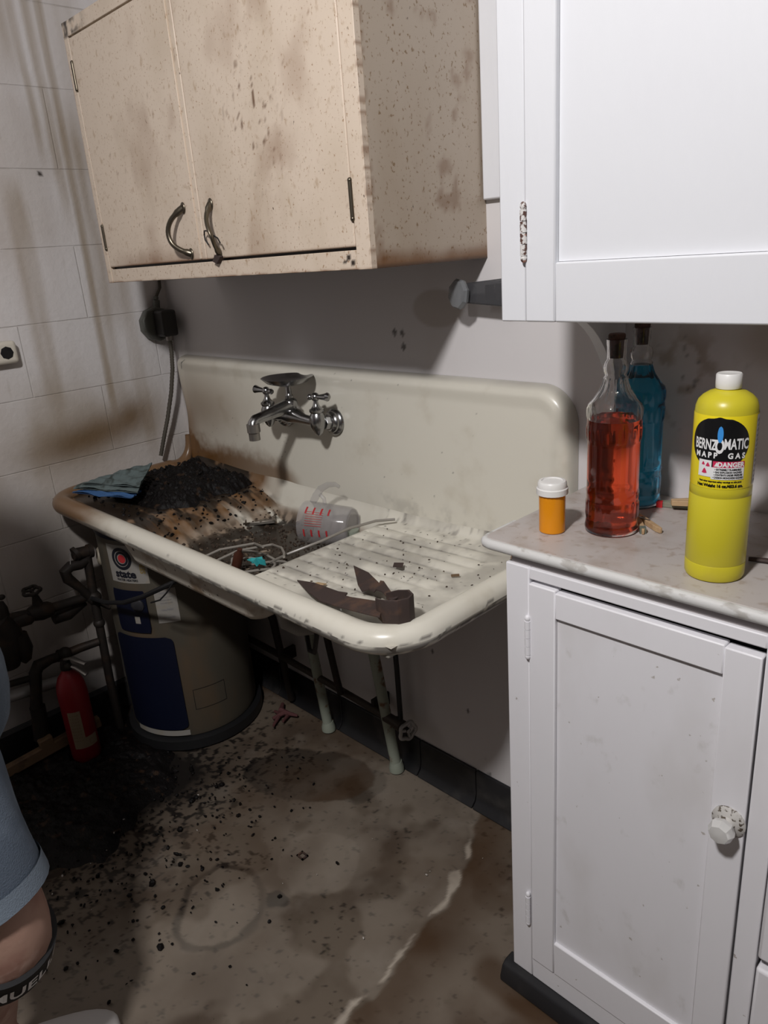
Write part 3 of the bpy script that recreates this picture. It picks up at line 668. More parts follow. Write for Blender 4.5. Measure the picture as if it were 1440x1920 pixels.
# ================================================================== THINGS IN THE SINK
def lumps(name, pts, rr_, mat, label, cat, base):
    b = MB()
    for (x, y, z), r in zip(pts, rr_):
        q = bmesh.ops.create_icosphere(b.b, subdivisions=1, radius=r)
        R_ = Matrix.Rotation(rnd(0, 6), 3, 'Z') @ Matrix.Rotation(rnd(0, 6), 3, 'X'); sc = (rnd(.6, 1.5), rnd(.6, 1.3), rnd(.4, .9))
        for v in q['verts']: v.co = R_ @ Vector((v.co.x*sc[0]*rnd(.8, 1.2), v.co.y*sc[1], v.co.z*sc[2]))+Vector((x, y, z))
    em = b.build(name, mat, None, ang=25); return tag(em, label, cat, None, 'stuff')
# grime heap on the left ledge
gx, gy = np.meshgrid(np.linspace(.07, .44, 150), np.linspace(-.40, -.032, 140))
e = np.minimum(np.minimum((gx-.07)/.05, (.44-gx)/.07), np.minimum((gy+.40)/.05, (-.032-gy)/.04)); e = ss(.1, 1, e*1.3+1.6*(fbm(gx*16, gy*16, 5)-.5))
e = e*ss(-.42, -.28, gy+.5*(.3-gx)*.5)
e = e*ss(-.40, -.30, gy-.12*fbm(gx*12, gy*12, 7)+.06)
gz = hgt(gx, gy)-.004+e*(.004+.026*fbm(gx*22, gy*22, 121)+.020*fbm(gx*100, gy*100, 122))-.006*(1-e)
o = grid('grime_heap', gx, gy, gz, m_gunk, None, ang=20); tag(o, 'heap of black flaky grime covering the left ledge of the sink', 'grime', None, 'stuff')
pts = []; r4 = []
for i in range(420):
    x = rnd(.10, .52); y = rnd(-.42, -.05); 
    z = float(hgt(np.array(x), np.array(y)))+(.026 if x < .36 and y > -.30 else .002)*rnd(.4, 1); pts.append((x, y, z)); r4.append(rnd(.002, .006))
lumps('grime_flakes', pts, r4, m_gunk, 'black flakes crumbled over the rusty left end of the sink', 'grime', None)
pts = []; r4 = []
for i in range(900):
    x = rnd(.53, .94); y = rnd(-.42, -.07); z = float(hgt(np.array(x), np.array(y)))+.001
    pts.append((x, y, z)); r4.append(rnd(.0012, .0042) if rnd(0, 1) < .93 else rnd(.005, .009))
lumps('basin_debris', pts, r4, m_dirt, 'brown dirt and grit scattered over the basin bottom', 'debris', None)
pts = []; r4 = []
for i in range(90):
    x = rnd(.98, 1.38); y = rnd(-.43, -.05); pts.append((x, y, float(hgt(np.array(x), np.array(y)))+.001)); r4.append(rnd(.001, .0026))
lumps('drainboard_crumbs', pts, r4, m_dirt, 'small dark crumbs scattered over the white ribbed drainboard', 'debris', None)
# rag
RG = E('folded_rag', (.19, -.42, .785), 'grey-green cloth rag with blue underside draped over the left sink corner', 'rag')
def cloth(name, quad, mat, zoff, thick, seed):
    u, v = np.meshgrid(np.linspace(0, 1, 50), np.linspace(0, 1, 36))
    q = np.array(quad)
    Pp = (q[0]*(1-u)[..., None]+q[1]*u[..., None])*(1-v)[..., None]+(q[3]*(1-u)[..., None]+q[2]*u[..., None])*v[..., None]
    wr = .010*(fbm(u*4+v*5, v*7-u*2, seed)-.5)+.004*np.sin((u*1.4+v*3)*7)*np.sin(PI*u)
    top = Pp[..., 2]+zoff+wr+thick*np.sin(PI*np.clip(u, .04, .96))**.3*np.sin(PI*np.clip(v, .04, .96))**.3
    X = np.concatenate([Pp[..., 0], Pp[::-1, :, 0]]); Y = np.concatenate([Pp[..., 1], Pp[::-1, :, 1]]); Z = np.concatenate([top, (Pp[..., 2]+zoff+wr*.3)[::-1]])
    return grid(name, X, Y, Z, mat, RG, ang=70)
cloth('blue_layer', [(.105, -.455, .782), (.335, -.385, .788), (.30, -.335, .79), (.115, -.38, .784)], m_ragb, 0, .006, 3)
cloth('grey_layer', [(.100, -.445, .786), (.335, -.365, .792), (.20, -.255, .812), (.095, -.325, .79)], m_rag, .006, .010, 5)
cloth('grey_layer', [(.118, -.425, .790), (.325, -.352, .797), (.205, -.245, .818), (.12, -.33, .793)], m_rag, .013, .008, 9)
# measuring cup
a0 = Vector((.778, -.146, .740)); a1 = Vector((.868, -.106, .737)); ax = (a1-a0).normalized()
CP = E('measuring_cup', (.86, -.105, .685), 'clear plastic measuring cup with red marks lying on its side in the basin', 'measuring cup')
L_ = .130
MB().lathe([(.0545, 0), (.0535, .02), (.048, L_-.01), (.044, L_-.002), (.038, L_), (.0365, L_-.003), (.043, L_-.006), (.0465, L_-.012), (.0515, .02), (.0525, 0)], a0, ax, 40, cap=False).build('cup_body', m_clear, CP)
MB().lathe([(.0001, L_-.006), (.043, L_-.006), (.043, L_-.003), (.0001, L_-.003)], a0, ax, 40).build('cup_base', m_clear, CP)
upc = (Vector((-.15, .25, .95))); upc = (upc-ax*upc.dot(ax)).normalized()
hb = a0+ax*.02+upc*.050
MB().tube([hb+ax*-.004, hb+upc*.018+ax*.004, hb+upc*.036+ax*.016, hb+upc*.047+ax*.034, hb+upc*.050+ax*.054, hb+upc*.044+ax*.066], [.009, .010, .0095, .0085, .0075, .006], 12, sq=(1, .55)).build('cup_handle', m_clear, CP)
MB().tube([hb+ax*.030+upc*-.004, hb+ax*.026+upc*.012, hb+ax*.014+upc*.022], .005, 10).build('handle_root', m_clear, CP)
q0 = Vector((0, 0, 1)).rotation_difference(ax)
b = MB(); sd = (CAM-a0); sd = (sd-ax*sd.dot(ax)).normalized()
tdir = ax.cross(sd)
def oncup(s, a, e=.0008):
    R_ = .0537-.05*max(0, s-.02)*1.1+e; return a0+ax*s+(sd*math.cos(a)+tdir*math.sin(a))*R_
for row in (0.35, -.75):
    for k in range(4):
        s0 = .018+.020*k
        b.rings([[oncup(s0+d, row+q*.12) for q in range(4)] for d in (0, .0045)], close=False, cap=False)
sgn = 1
for k in range(7): b.rings([[oncup(.022+d, -.5+.11*k+q*.01) for q in range(3)] for d in (0, .045)], close=False, cap=False)
b.build('red_markings', m_redink, CP)
# tin tray
TT = MB(); c = Vector((.545, -.125, .692)); R_ = Matrix.Rotation(.9, 3, 'Z') @ Matrix.Rotation(.12, 3, 'X')
for (px_, py_, sx, sy) in ((0, .03, .082, .004), (0, -.03, .082, .004), (.039, 0, .004, .064), (-.039, 0, .004, .064)): TT.obox(c+R_ @ Vector((px_, py_, .004)), (sx, sy, .009), R_)
TT.obox(c, (.078, .06, .0015), R_)
tag(TT.build('tin_tray', M('dirty_tin', (.34, .31, .27), .3, .7, spots=[((.07, .05, .03), 50, .5, .62)]), None, bev=.001), 'small dirty square metal tray lying at the back of the basin', 'tray')
# tubing coil
HC = E('tubing_coil', (.80, -.30, .70), 'loose coil of thin clear tubing with a teal tag in the basin', 'tubing')
pts = []
for i in range(90):
    t = i/89*2*PI*3.2; rx = .075+.012*math.sin(t*.7); ry = .045+.01*math.cos(t*1.3)
    x = .80+.02*math.sin(t*.31)+rx*math.cos(t); y = -.33+ry*math.sin(t)+.02*math.cos(t*.45); pts.append((x, y, float(hgt(np.array(min(x, .94)), np.array(y)))+.010+.012*(i/89)+.012*math.sin(t*1.7)))
pts += [(.90, -.30, .735), (.95, -.24, .758), (.955, -.16, .764), (.975, -.09, .766), (1.01, -.06, .768)]
MB().tube(pts, .0032, 8).build('tube_loop', m_wire, HC)
pts = [(.72, -.40, .70), (.74, -.33, .715), (.80, -.27, .725), (.88, -.30, .745), (.93, -.33, .755), (.97, -.36, .766)]
MB().tube(pts, .003, 8).tube([(x-.03, y-.03, z+.006) for x, y, z in pts[:-2]], .003, 8).build('tube_strand', m_wire, HC)
b = MB()
for k in range(4):
    R_ = Matrix.Rotation(k*1.1, 3, 'Z') @ Matrix.Rotation(.5*k, 3, 'X'); b.obox(Vector((.835+.008*k, -.352+.006*(k % 2), .722)), (.026, .014, .002), R_)
b.build('teal_tag', m_teal, HC)
tag(MB().lathe([(.012, 0), (.012, .035), (.006, .043), (.006, .05)], (.765, -.355, .69), (.35, .1, .9), 12).build('brown_vial', M('brown_vial', (.06, .02, .012), .3)), 'small dark brown vial standing inside the tubing coil', 'vial')
# sheep shears
SH = E('sheep_shears', (1.25, -.40, .77), 'rusted iron sheep shears lying open on the front of the drainboard', 'shears')
def shear_blade(pl, z0, z1, name):
    xa = min(p[0] for p in pl); xb = max(p[0] for p in pl)
    P_ = [at(430+p[0]*.3785, 825+p[1]*.3785, 2, z0+(z1-z0)*(p[0]-xa)/(xb-xa)) for p in pl]
    return MB().prism(P_, lambda p, d: Vector((p.x, p.y, p.z-d)), 0, .0035).build(name, m_rust, SH, bev=.0006)
shear_blade([(335, 692), (420, 705), (540, 748), (586, 755), (572, 768), (600, 776), (745, 798), (750, 815), (755, 840), (745, 874), (600, 838), (540, 822), (450, 795), (390, 750)], .768, .797, 'blade')
shear_blade([(615, 620), (690, 655), (742, 706), (748, 694), (766, 698), (812, 765), (835, 775), (800, 792), (752, 746), (728, 738), (716, 752), (692, 734), (656, 746), (636, 712)], .766, .803, 'blade')
# bow: a wide upright band
pts = [(1.335, -.425), (1.36, -.447), (1.385, -.452), (1.405, -.442), (1.413, -.425), (1.407, -.408), (1.388, -.398), (1.36, -.396), (1.335, -.400)]
b = MB(); R1 = []
for k, (x, y) in enumerate(pts):
    z = .797 if k in (0, 8) else .80
    hh = [.006, .017, .024, .026, .026, .025, .023, .014, .006][k]
    R1.append((x, y, z-hh, z+hh))
pts = [(x-.0052, y-.0054) for x, y in pts]; R1 = [(x-.0052, y-.0054, a, c) for x, y, a, c in R1]
nrm = []
for k in range(9):
    a = Vector(pts[max(k-1, 0)]); c = Vector(pts[min(k+1, 8)]); d = (c-a).normalized(); nrm.append(Vector((-d.y, d.x))*.002)
b.rings([[Vector((x+nrm[k].x, y+nrm[k].y, z0)), Vector((x-nrm[k].x, y-nrm[k].y, z0)), Vector((x-nrm[k].x, y-nrm[k].y, z1)), Vector((x+nrm[k].x, y+nrm[k].y, z1))] for k, (x, y, z0, z1) in enumerate(R1)])
b.build('spring_bow', m_rust, SH, bev=.0008, ang=50)
# clothespin builder
def clothespin(loc, rz, label, L=.072, opn=.10, mat=m_wood, tip=None, spring=True, group='wooden clothespins'):
    o = E('clothespin', loc, label, 'clothespin', group)
    for s in (-1, 1):
        R_ = Matrix.Rotation(rz+s*opn, 3, 'Z')
        pl = [(-L/2, .001), (L*.42, .001), (L/2, .004), (L/2, .0075), (-L*.1, .0095), (-L/2, .006)]
        ob = MB().prism(pl, lambda p, d, R_=R_, s=s: Vector(loc)+R_ @ Vector((p[0], s*p[1], d)), .0005, .0095).build('wooden_prong', mat, o, bev=.0008)
        if tip and s == tip[2]:
            MB().prism([(tip[0]*L, .0005), (tip[0]*L+.010, .0005), (tip[0]*L+.010, .0098), (tip[0]*L, .0098)], lambda p, d, R_=R_, s=s: Vector(loc)+R_ @ Vector((p[0], s*p[1], d)), .0001, .0101).build('painted_band', tip[1], ob)
    if spring:
        R_ = Matrix.Rotation(rz, 3, 'Z'); pts = [Vector(loc)+R_ @ Vector((.004*math.cos(t)+.002, .003*math.sin(t), .0115+.0*t)) for t in np.linspace(0, 12.5, 30)]
        pts = [Vector(loc)+R_ @ Vector((-.012, -.008, .011))]+pts+[Vector(loc)+R_ @ Vector((.014, .008, .011))]
        MB().tube(pts, .0009, 6).build('wire_spring', m_dull, o)
    return o
m_green = M('grey_green_band', (.14, .16, .13), .6); m_redtip = M('red_tip', (.75, .04, .05), .5)
clothespin((1.670, -.152, .925), -.42-.35, 'open wooden clothespin with wire spring beside the red bottle', L=.098, opn=.17, tip=(.36, m_green, -1))
clothespin((1.690, -.046, .925), .05+.30, 'red-tipped grey-green clothespin on the counter behind the yellow cylinder', L=.085, opn=.03, mat=M('grey_clothespin', (.24, .25, .19), .6), tip=(-.5, m_redtip, -1), spring=False)

clothespin((1.705, -.055, .9353), .05+.55, 'pale wooden clothespin lying behind the blue bottle at the wall', L=.06, opn=.02, spring=False)
clothespin((1.368, -.075, .7665), -.9, 'weathered broken clothespin in the back corner of the drainboard', L=.07, opn=.16, mat=M('weathered_wood', (.30, .20, .13), .7, spots=[((.10, .06, .04), 70, .5, .6)]))
tag(MB().obox((1.20, -.245, .7655), (.020, .016, .0015), Matrix.Rotation(.6, 3, 'Z') @ Matrix.Rotation(.15, 3, 'X')).build('metal_scrap', m_rust), 'small square dark scrap on the middle of the drainboard', 'scrap')
tag(MB().obox((1.133, -.395, .762), (.020, .012, .002), Matrix.Rotation(.3, 3, 'Z') @ Matrix.Rotation(-.3, 3, 'X')).build('wood_chip', m_wood), 'small tan wood chip beside the lower shear blade', 'chip')
tag(MB().obox((1.325, -.215, .765), (.016, .006, .003), Matrix.Rotation(.8, 3, 'Z')).build('wood_chip', m_oldwood), 'short brown splinter on the drainboard near the counter end', 'chip')
tag(MB().lathe([(.0055, 0), (.0055, .0015), (.002, .003), (.0015, .010), (.0002, .012)], (1.345, -.365, .758), (0, .1, 1), 10).build('thumb_tack', m_rust), 'tiny rusty tack standing on the drainboard next to the shears', 'tack')
tag(MB().tube([(1.855, -.206, .929), (1.875, -.20, .9295), (1.90, -.195, .929), (1.94, -.185, .929)], [.003, .0035, .0035, .003], 8, sq=(1, 1.3)).build('rusty_nail', m_rust), 'rusty nail lying on the counter right of the yellow cylinder', 'nail')

# ================================================================== COUNTER ITEMS
def bottle(x, y, level, liq, label, rz=0):
    o = E('glass_bottle', (x, y, .925), label, 'bottle', 'corked fluted glass bottles')
    z0 = .925
    prof = [(.012, .004), (.036, .001), (.0405, .003), (.0412, .009), (.0398, .014), (.0392, .02), (.039, .03), (.039, .055), (.0395, .058), (.039, .061), (.039, .075), (.039, .10), (.039, .13), (.0392, .145), (.040, .170), (.0405, .174), (.040, .178), (.0402, .186), (.0402, .196), (.039, .202), (.034, .207), (.028, .2135), (.0225, .222), (.019, .231), (.0175, .238), (.0185, .241), (.0155, .245), (.0175, .250), (.0185, .257), (.0165, .264), (.0138, .268), (.0138, .285), (.0145, .290), (.0148, .297)]
    import bisect
    # dense resample
    P_ = []
    for (a, b_), (c, d) in zip(prof, prof[1:]):
        k = max(1, int(abs(d-b_)/.003))
        for i in range(k): P_.append((a+(c-a)*i/k, b_+(d-b_)*i/k))
    P_.append(prof[-1])
    def band(z, a, b_): return float(ss(a, a+.006, z)*(1-ss(b_-.006, b_, z)))
    def rad(t, z, r):
        f = 0
        f += .045*band(z, .145, .172)*abs(math.sin(t*8))
        f += .035*band(z, .178, .20)*abs(math.sin(t*8))
        f += .040*band(z, .022, .054)*abs(math.sin(t*10))
        f += .035*band(z, .058, .072)*abs(math.sin(t*5))
        f += .07*band(z, .208, .240)*abs(math.sin(t*6))
        return 1+f
    MB().lathe([(a, b_+z0) for a, b_ in P_]+[(.0115, z0+.297)]+[(max(a-.0028, .009), max(b_, .007)+z0) for a, b_ in reversed(P_[2:])], (x, y, 0), seg=96, rad=lambda t, z, r: rad(t, z-z0, r), cap=False).build('glass_body', m_glass, o, ang=70)
    q = [(a-.0012, max(b_, .0075)+z0) for a, b_ in P_[2:] if b_ < level]
    q = [(.0005, q[0][1])]+q+[(q[-1][0], z0+level), (.0005, z0+level)]
    MB().lathe(q, (x, y, 0), seg=64, rad=lambda t, z, r: rad(t, z-z0, r)).build('liquid', liq, o, ang=50)
    MB().lathe([(.0095, .270), (.0108, .296), (.0122, .299), (.0122, .303), (.011, .305)], (x, y, z0), seg=24).build('cork', m_cork, o, bev=.0005)
    return o
bottle(1.643, -.200, .180, m_redl, 'corked glass bottle filled with bright red liquid on the counter')
bottle(1.612, -.062, .238, m_bluel, 'corked glass bottle of blue liquid standing against the wall')
PB = E('pill_bottle', (1.571, -.257, .925), 'small amber pill bottle with white ridged cap on the counter corner', 'pill bottle')
c = (1.571, -.257, .925)
MB().lathe([(.019, .0005), (.0205, .002), (.0208, .070), (.0194, .070), (.0192, .003), (.0005, .003)], c, seg=40, cap=False).build('amber_vial', m_pill, PB)
MB().lathe([(.0225, .063), (.0245, .064), (.0245, .073), (.0228, .0745), (.0225, .082), (.0205, .0845), (.0165, .085), (.016, .0835), (.0005, .0835)], c, seg=48, rad=lambda t, z, r: 1+(.012*math.cos(t*24) if z < .079 and r > .022 else 0)).build('cap', m_cap, PB)
MB().lathe([(.0125, .0), (.0135, .004), (.0115, .008), (.004, .010), (.003, .020), (.0002, .0215)], (c[0], c[1], c[2]+.0045), seg=16).build('metal_contents', m_dull, PB)
# yellow gas cylinder
GC = E('gas_cylinder', (1.833, -.268, .925), 'tall yellow gas cylinder with white cap and black round label', 'gas cylinder')
gc = (1.833, -.268, .925); GR = .0375
body = [(.030, 0), (.0355, .0015), (.0372, .005), (GR, .012), (GR, .0225), (.0370, .0235), (GR, .0245), (GR, .116), (.0372, .1165), (.0372, .1175), (GR, .118), (GR, .126), (.0372, .128), (.0371, .222), (.0365, .230), (.034, .2375), (.029, .243), (.022, .2475), (.014, .250), (.0125, .252)]
MB().lathe(body, gc, seg=64).build('tank', m_yel, GC, ang=35)
MB().lathe([(.0145, .2515), (.0150, .2525), (.0153, .258), (.0152, .2685), (.0140, .2700), (.0125, .2695), (.0005, .2690)], gc, seg=40, rad=lambda t, z, r: 1+(.01*math.cos(t*20) if r > .0147 else 0)).build('cap', m_cap, GC)
phi = math.atan2(CAM.y-gc[1], CAM.x-gc[0])-.06
fm = cmap(gc, .0372, phi, .0004)
lb = MB().lathe([(.03745, .130), (.03755, .1305), (.03755, .2225), (.03745, .223)], gc, seg=64, cap=False).build('label', m_yell, GC)
fm = cmap(gc, .03755, phi, .0003); f2 = cmap(gc, .03755, phi, .0006); f3 = cmap(gc, .03755, phi, .0009)
patch('black_disc', ell(.189, .0330, -.004, .0375), fm, m_blk, lb)
patch('danger_panel', rect(.143, .1585, -.010, .029), f2, m_wht, lb, 3)
patch('danger_bar', rect(.1585, .1665, -.0085, .029), f2, m_mag, lb, 3)
patch('hazard_panel', rect(.1455, .167, -.027, -.010), f2, m_wht, lb, 3)
patch('side_panel', rect(.132, .2215, .047, .064), fm, m_greytext if False else m_wht, lb, 4)
text('lettering', [('BERNZ', .0185, -.0205, .1865, .0005, .52, 1.0), ('MATIC', .0185, .0175, .1880, .0005, .54, 1.0), ('O', .025, -.0022, .185, .0010, .52, 1.0), ('MAPP  GAS', .0098, -.002, .1735, .0004, .88, 1.55)], f2, m_wht, lb)
patch('flame', ell(.2005, .0105, -.0022, .0033), f2, m_flame, lb, 14)
text('danger_lettering', [('DANGER', .0085, .0125, .1622, .0004, .88, 1.05)], f3, m_wht, lb)
patch('warning_triangle', ((.1598, .1655), lambda v: (-.0040-.0030*(.1655-v)/.0057, -.0040+.0030*(.1655-v)/.0057)), f3, m_wht, lb, 4)
text('small_print', [('• EXTREMELY FLAMMABLE', .0033, .0095, .1560, .00015, .80, 1), ('• GAS EXPLOSION HAZARD', .0033, .0095, .1525, .00015, .80, 1), ('• CONTENTS UNDER PRESSURE', .0033, .0100, .1490, .00015, .72, 1), ('• CARBON MONOXIDE HAZARD', .0033, .0100, .1455, .00015, .74, 1)], f3, m_blk, lb)
text('weight_lettering', [('Net Weight 16 oz./453.6 gm.', .0052, .001, .1345, .0003, .92, 1), ('Read other important safety warnings on side panel', .0030, .001, .1400, .00015, .82, 1)], f2, m_blk, lb)
b = MB()
for k in range(5):
    for j in range(13):
        u0 = .0495+.0027*k; v0 = .1345+.0065*j; wdt = rnd(.002, .0055)
        b.rings([[f2(u0, v0), f2(u0+.0012, v0)], [f2(u0, v0+wdt), f2(u0+.0012, v0+wdt)]], close=False, cap=False)
b.build('side_print', m_greytext, lb)
b = MB()
for (u, v, s) in ((-.0205, .1625, .0018), (-.0145, .1615, .0022), (-.0185, .153, .0028)):
    b.rings([[f3(u-s*1.2, v-s), f3(u, v-s*1.2), f3(u+s*1.2, v-s)], [f3(u-s*.8, v), f3(u, v+s*.2), f3(u+s*.9, v)], [f3(u-s*.3, v+s), f3(u, v+s*1.3), f3(u+s*.3, v+s)]], close=False, cap=False)
b.build('hazard_symbols', m_mag, lb)

# ================================================================== WALL ITEMS
GB = E('glass_holder', (1.28, -.02, 1.272), 'smoked glass holder arm with octagonal clear end on the wall by the white cabinet', 'wall holder')
b = MB(); b.lathe([(.018, 0), (.028, .004), (.030, .010), (.026, .016), (.015, .018)], (1.227, -.044, 1.277), (-.25, -1, .05), seg=8); b.build('octagonal_end', m_smoke, GB, ang=20)
MB().prism([(1.222, 1.296), (1.222, 1.260), (1.33, 1.252), (1.33, 1.304)], lambda p, d: Vector((p[0], d, p[1])), -.034, -.046).build('glass_arm', M('dark_glass_arm', (.06, .06, .065), .12, alpha=.8), GB, bev=.003)
MB().box((1.275, -.036, 1.262), (1.30, -.0005, 1.292)).build('wall_mount', m_dull, GB, bev=.002)
JB = E('junction_box', (.0, -.055, 1.205), 'round grey-green electrical junction box in the wall corner', 'junction box')
MB().lathe([(.050, .0), (.052, .004), (.052, .026), (.049, .030), (.01, .031)], (.001, -.058, 1.205), (1, 0, 0), seg=10).build('box_body', m_box, JB, bev=.003)
MB().box((.030, -.072, 1.168), (.084, -.022, 1.246)).build('switch_block', M('black_block', (.03, .028, .026), .5), JB, bev=.008, bseg=3)
MB().cyl((.018, -.05, 1.245), (.018, -.046, 1.275), .011).cyl((.018, -.046, 1.275), (.016, -.043, 1.284), .007).build('top_connector', m_box, JB)
tag(MB().tube([(.016, -.043, 1.284), (.010, -.022, 1.31), (.008, -.014, 1.40), (.008, -.012, 1.9)], .0045, 8).build('thin_conduit', m_cond), 'thin dark wire running up the wall corner above the junction box', 'wire')
AC = [(.066, -.048, 1.168), (.068, -.050, 1.12), (.068, -.056, 1.07), (.062, -.070, 1.00), (.052, -.092, .92), (.044, -.112, .86), (.035, -.130, .80)]
pp = []
for i in range(len(AC)-1):
    for t in np.linspace(0, 1, 14)[:-1]: pp.append(tuple(AC[i][k]*(1-t)+AC[i+1][k]*t for k in range(3)))
AO = E('armoured_cable', (.05, -.06, 1.16), 'brown flexible armoured cable hanging from the junction box', 'cable')
MB().tube(pp, [.0068 if i % 2 else .0058 for i in range(len(pp))], 10).build('cable_sheath', m_cond, AO, ang=80)
MB().cyl((.066, -.048, 1.182), (.067, -.049, 1.155), .0125, .0105).build('cable_connector', m_dull, AO)
OL = E('wall_outlet', (.0, -.53, 1.18), 'cream porcelain wall socket with black hole on the block wall', 'outlet')
MB().box((.0005, -.590, 1.152), (.034, -.485, 1.212)).build('socket_body', m_outlet, OL, bev=.010, bseg=4)
MB().lathe([(.017, 0), (.017, .001), (.015, .0015)], (.034, -.514, 1.182), (1, 0, 0), seg=8).build('socket_hole', m_blk, OL)

# ================================================================== WATER HEATER
WH = E('water_heater', (.255, -.235, 0), 'tan cylindrical water heater with blue panels standing under the sink', 'water heater')
hc = (.228, -.253, .035); HR = .193
MB().lathe([(.18, 0), (.190, .006), (HR, .02), (HR, .640), (.190, .648)], hc, seg=72).build('jacket', m_tan, WH, ang=30)
MB().lathe([(.195, .638), (.1965, .642), (.1965, .655), (.18, .662), (.05, .664)], hc, seg=72).build('top_cap', m_blue, WH, ang=30)
MB().lathe([(.203, -.033), (.209, -.03), (.209, .000), (.19, .003)], hc, seg=48).build('base_pan', m_black, WH)
ph = math.atan2(CAM.y-hc[1], CAM.x-hc[0])
h1 = cmap(hc, HR, ph, .0012); h2 = cmap(hc, HR, ph, .0022); h3 = cmap(hc, HR, ph, .006)
def rbox(v0, v1, u0, u1, r=.02):
    def f(v):
        d = min(v-v0, v1-v); k = 0 if d > r else r-math.sqrt(max(0, r*r-(r-d)**2)); return (u0+k, u1-k)
    return ((v0, v1), f)
patch('access_panel', rbox(.035, .345, -.228, -.032), h3, m_blue, WH, 40)
patch('access_panel', rbox(.360, .492, -.195, -.085, .004), h3, m_blue, WH, 8)
patch('lower_trim', rect(.012, .030, -.215, -.032), h2, m_paper, WH, 4)
s1 = patch('brand_sticker', rect(.512, .625, -.192, -.066), h1, m_paper, WH, 8)
s1['label'] = 'white square sticker with black and red target emblem'
def ringp(name, cu, cv, r0, r1, mat, fn, par, n=36):
    r0 *= 1.2; r1 *= 1.2
    b = MB(); b.rings([[fn(cu+r0*math.cos(t), cv+r0*math.sin(t)) for t in [2*PI*i/n for i in range(n)]], [fn(cu+r1*math.cos(t), cv+r1*math.sin(t)) for t in [2*PI*i/n for i in range(n)]]], True, False); return b.build(name, mat, par)
cu, cv = -.140, .585
ringp('target_ring', cu, cv, .020, .0275, m_ink, h2, s1); ringp('target_ring', cu+.001, cv, .0125, .018, m_ink, h2, s1); ringp('target_dot', cu+.002, cv, .0002, .0105, m_redink, h2, s1)
text('sticker_lettering', [('state', .032, -.136, .539, .0014, 1.1, 1), ('WATER HEATERS', .0095, -.134, .521, .0003, .95, 1)], h2, m_ink, s1)
def rotmap(fn, cu, cv): return lambda u, v: fn(cu-v, cv+u)
text('side_lettering', [('SERIES', .020, 0, 0, .0006, 1, 1)], rotmap(h2, -.079, .570), M('gold_ink', (.30, .22, .08), .5), s1)
pl = patch('paper_notice', rect(.388, .492, -.062, -.002), h1, m_paper, WH, 8)
text('notice_print', [('WARNING', .007, -.032, .480, .0002, 1, 1), ('IMPORTANT: READ', .0045, -.032, .467, 0, 1, 1), ('BEFORE USE OF', .0045, -.032, .458, 0, 1, 1), ('THIS APPLIANCE', .0045, -.032, .449, 0, 1, 1), ('CAUTION', .007, -.032, .428, .0002, 1, 1), ('HOT WATER', .006, -.032, .404, .0002, 1, 1)], h2, m_greytext, pl)
b = MB()
for (v0, v1, u0, u1) in ((.092, .0935, -.005, .092), (.1585, .160, -.005, .092), (.092, .160, -.005, -.0035), (.092, .160, .0905, .092)):
    b.rings([[h1(u0+(u1-u0)*j/8, v) for j in range(9)] for v in (v0, v1)], close=False, cap=False)
b.build('rating_plate_outline', m_black, WH)
MB().lathe([(.020, 0), (.020, .008), (.014, .012)], h1(-.112, .448), (math.cos(ph-.58), math.sin(ph-.58), 0), 20).build('thermostat_dial', M('dial_grey', (.03, .03, .034), .4), WH)
patch('small_tag', rect(.390, .412, -.128, -.112), cmap(hc, HR, ph, .0075), m_paper, WH, 3)
MB().lathe([(.030, 0), (.030, .006), (.024, .012)], (.112, -.408, .575), (-.55, -.83, 0), 24).build('port_cover', M('port_cover_tan', (.34, .30, .23), .5), WH)
tag(MB().tube([at(172, 1122, 1, -.485), at(200, 1130, 1, -.482), at(232, 1130, 1, -.478), at(265, 1120, 1, -.470), at(300, 1104, 1, -.46), at(330, 1090, 1, -.44), at(350, 1075, 1, -.42)], .0065, 8).build('power_cord', m_black), 'black cord crossing in front of the water heater', 'cord')
MB().tube([at(283, 1130, 1, -.462), at(300, 1125, 1, -.462), at(312, 1112, 1, -.460), at(325, 1092, 1, -.45)], .0022, 6).build('thin_wire', m_black, WH)

# ================================================================== PIPES AT LEFT
def at(x, y, ax_, val):
    d = r_*((x-720)/1397)+u_*(-(y-960)/1397)+fwd
    t = (val-CAM[ax_])/d[ax_]; return CAM+d*t
def L(x, y, X=.10): return at(x, y, 0, X)
PV = E('relief_pipe', (.1, -.45, .5), 'dark iron pipe with elbow standing in front of the water heater', 'pipe')
X_ = .13
p1, p2, p3, p4 = L(137, 1040, X_), L(172, 1032, X_), L(118, 1075, X_), L(168, 1112, X_)
MB().cyl(p1, p2, .017).cyl(L(139, 1040, X_), L(145, 1036, X_), .0205).cyl(L(164, 1034, X_), L(172, 1032, X_), .0205).build('top_valve', m_pipe, PV)
MB().tube([L(162, 1050, X_), L(150, 1058, X_), L(132, 1062, X_), L(122, 1072, X_), L(127, 1085, X_), L(150, 1102, X_), L(170, 1120, X_)], [.013, .016, .016, .017, .016, .012, .012], 12).build('bent_elbow', m_pipe, PV)
MB().tube([L(163, 1040, X_), L(170, 1085, X_), L(176, 1120, X_), L(190, 1190, X_), L(205, 1270, X_), Vector((L(205, 1270, X_).x, L(205, 1270, X_).y, .0))], .0125, 12).ball(L(176, 1120, X_), .022).ball(L(186, 1168, X_), .017).build('riser', m_pipe, PV)
MB().tube([L(186, 1130, X_), L(205, 1138, X_), L(228, 1128, X_+.03)], .009, 10).build('side_branch', m_pipe, PV)
MB().tube([L(128, 1040, X_+.01), L(132, 1036, X_+.01), L(132, 1060, X_+.01)], .0015, 6).build('lever_wire', m_silver, PV)
GVs = []
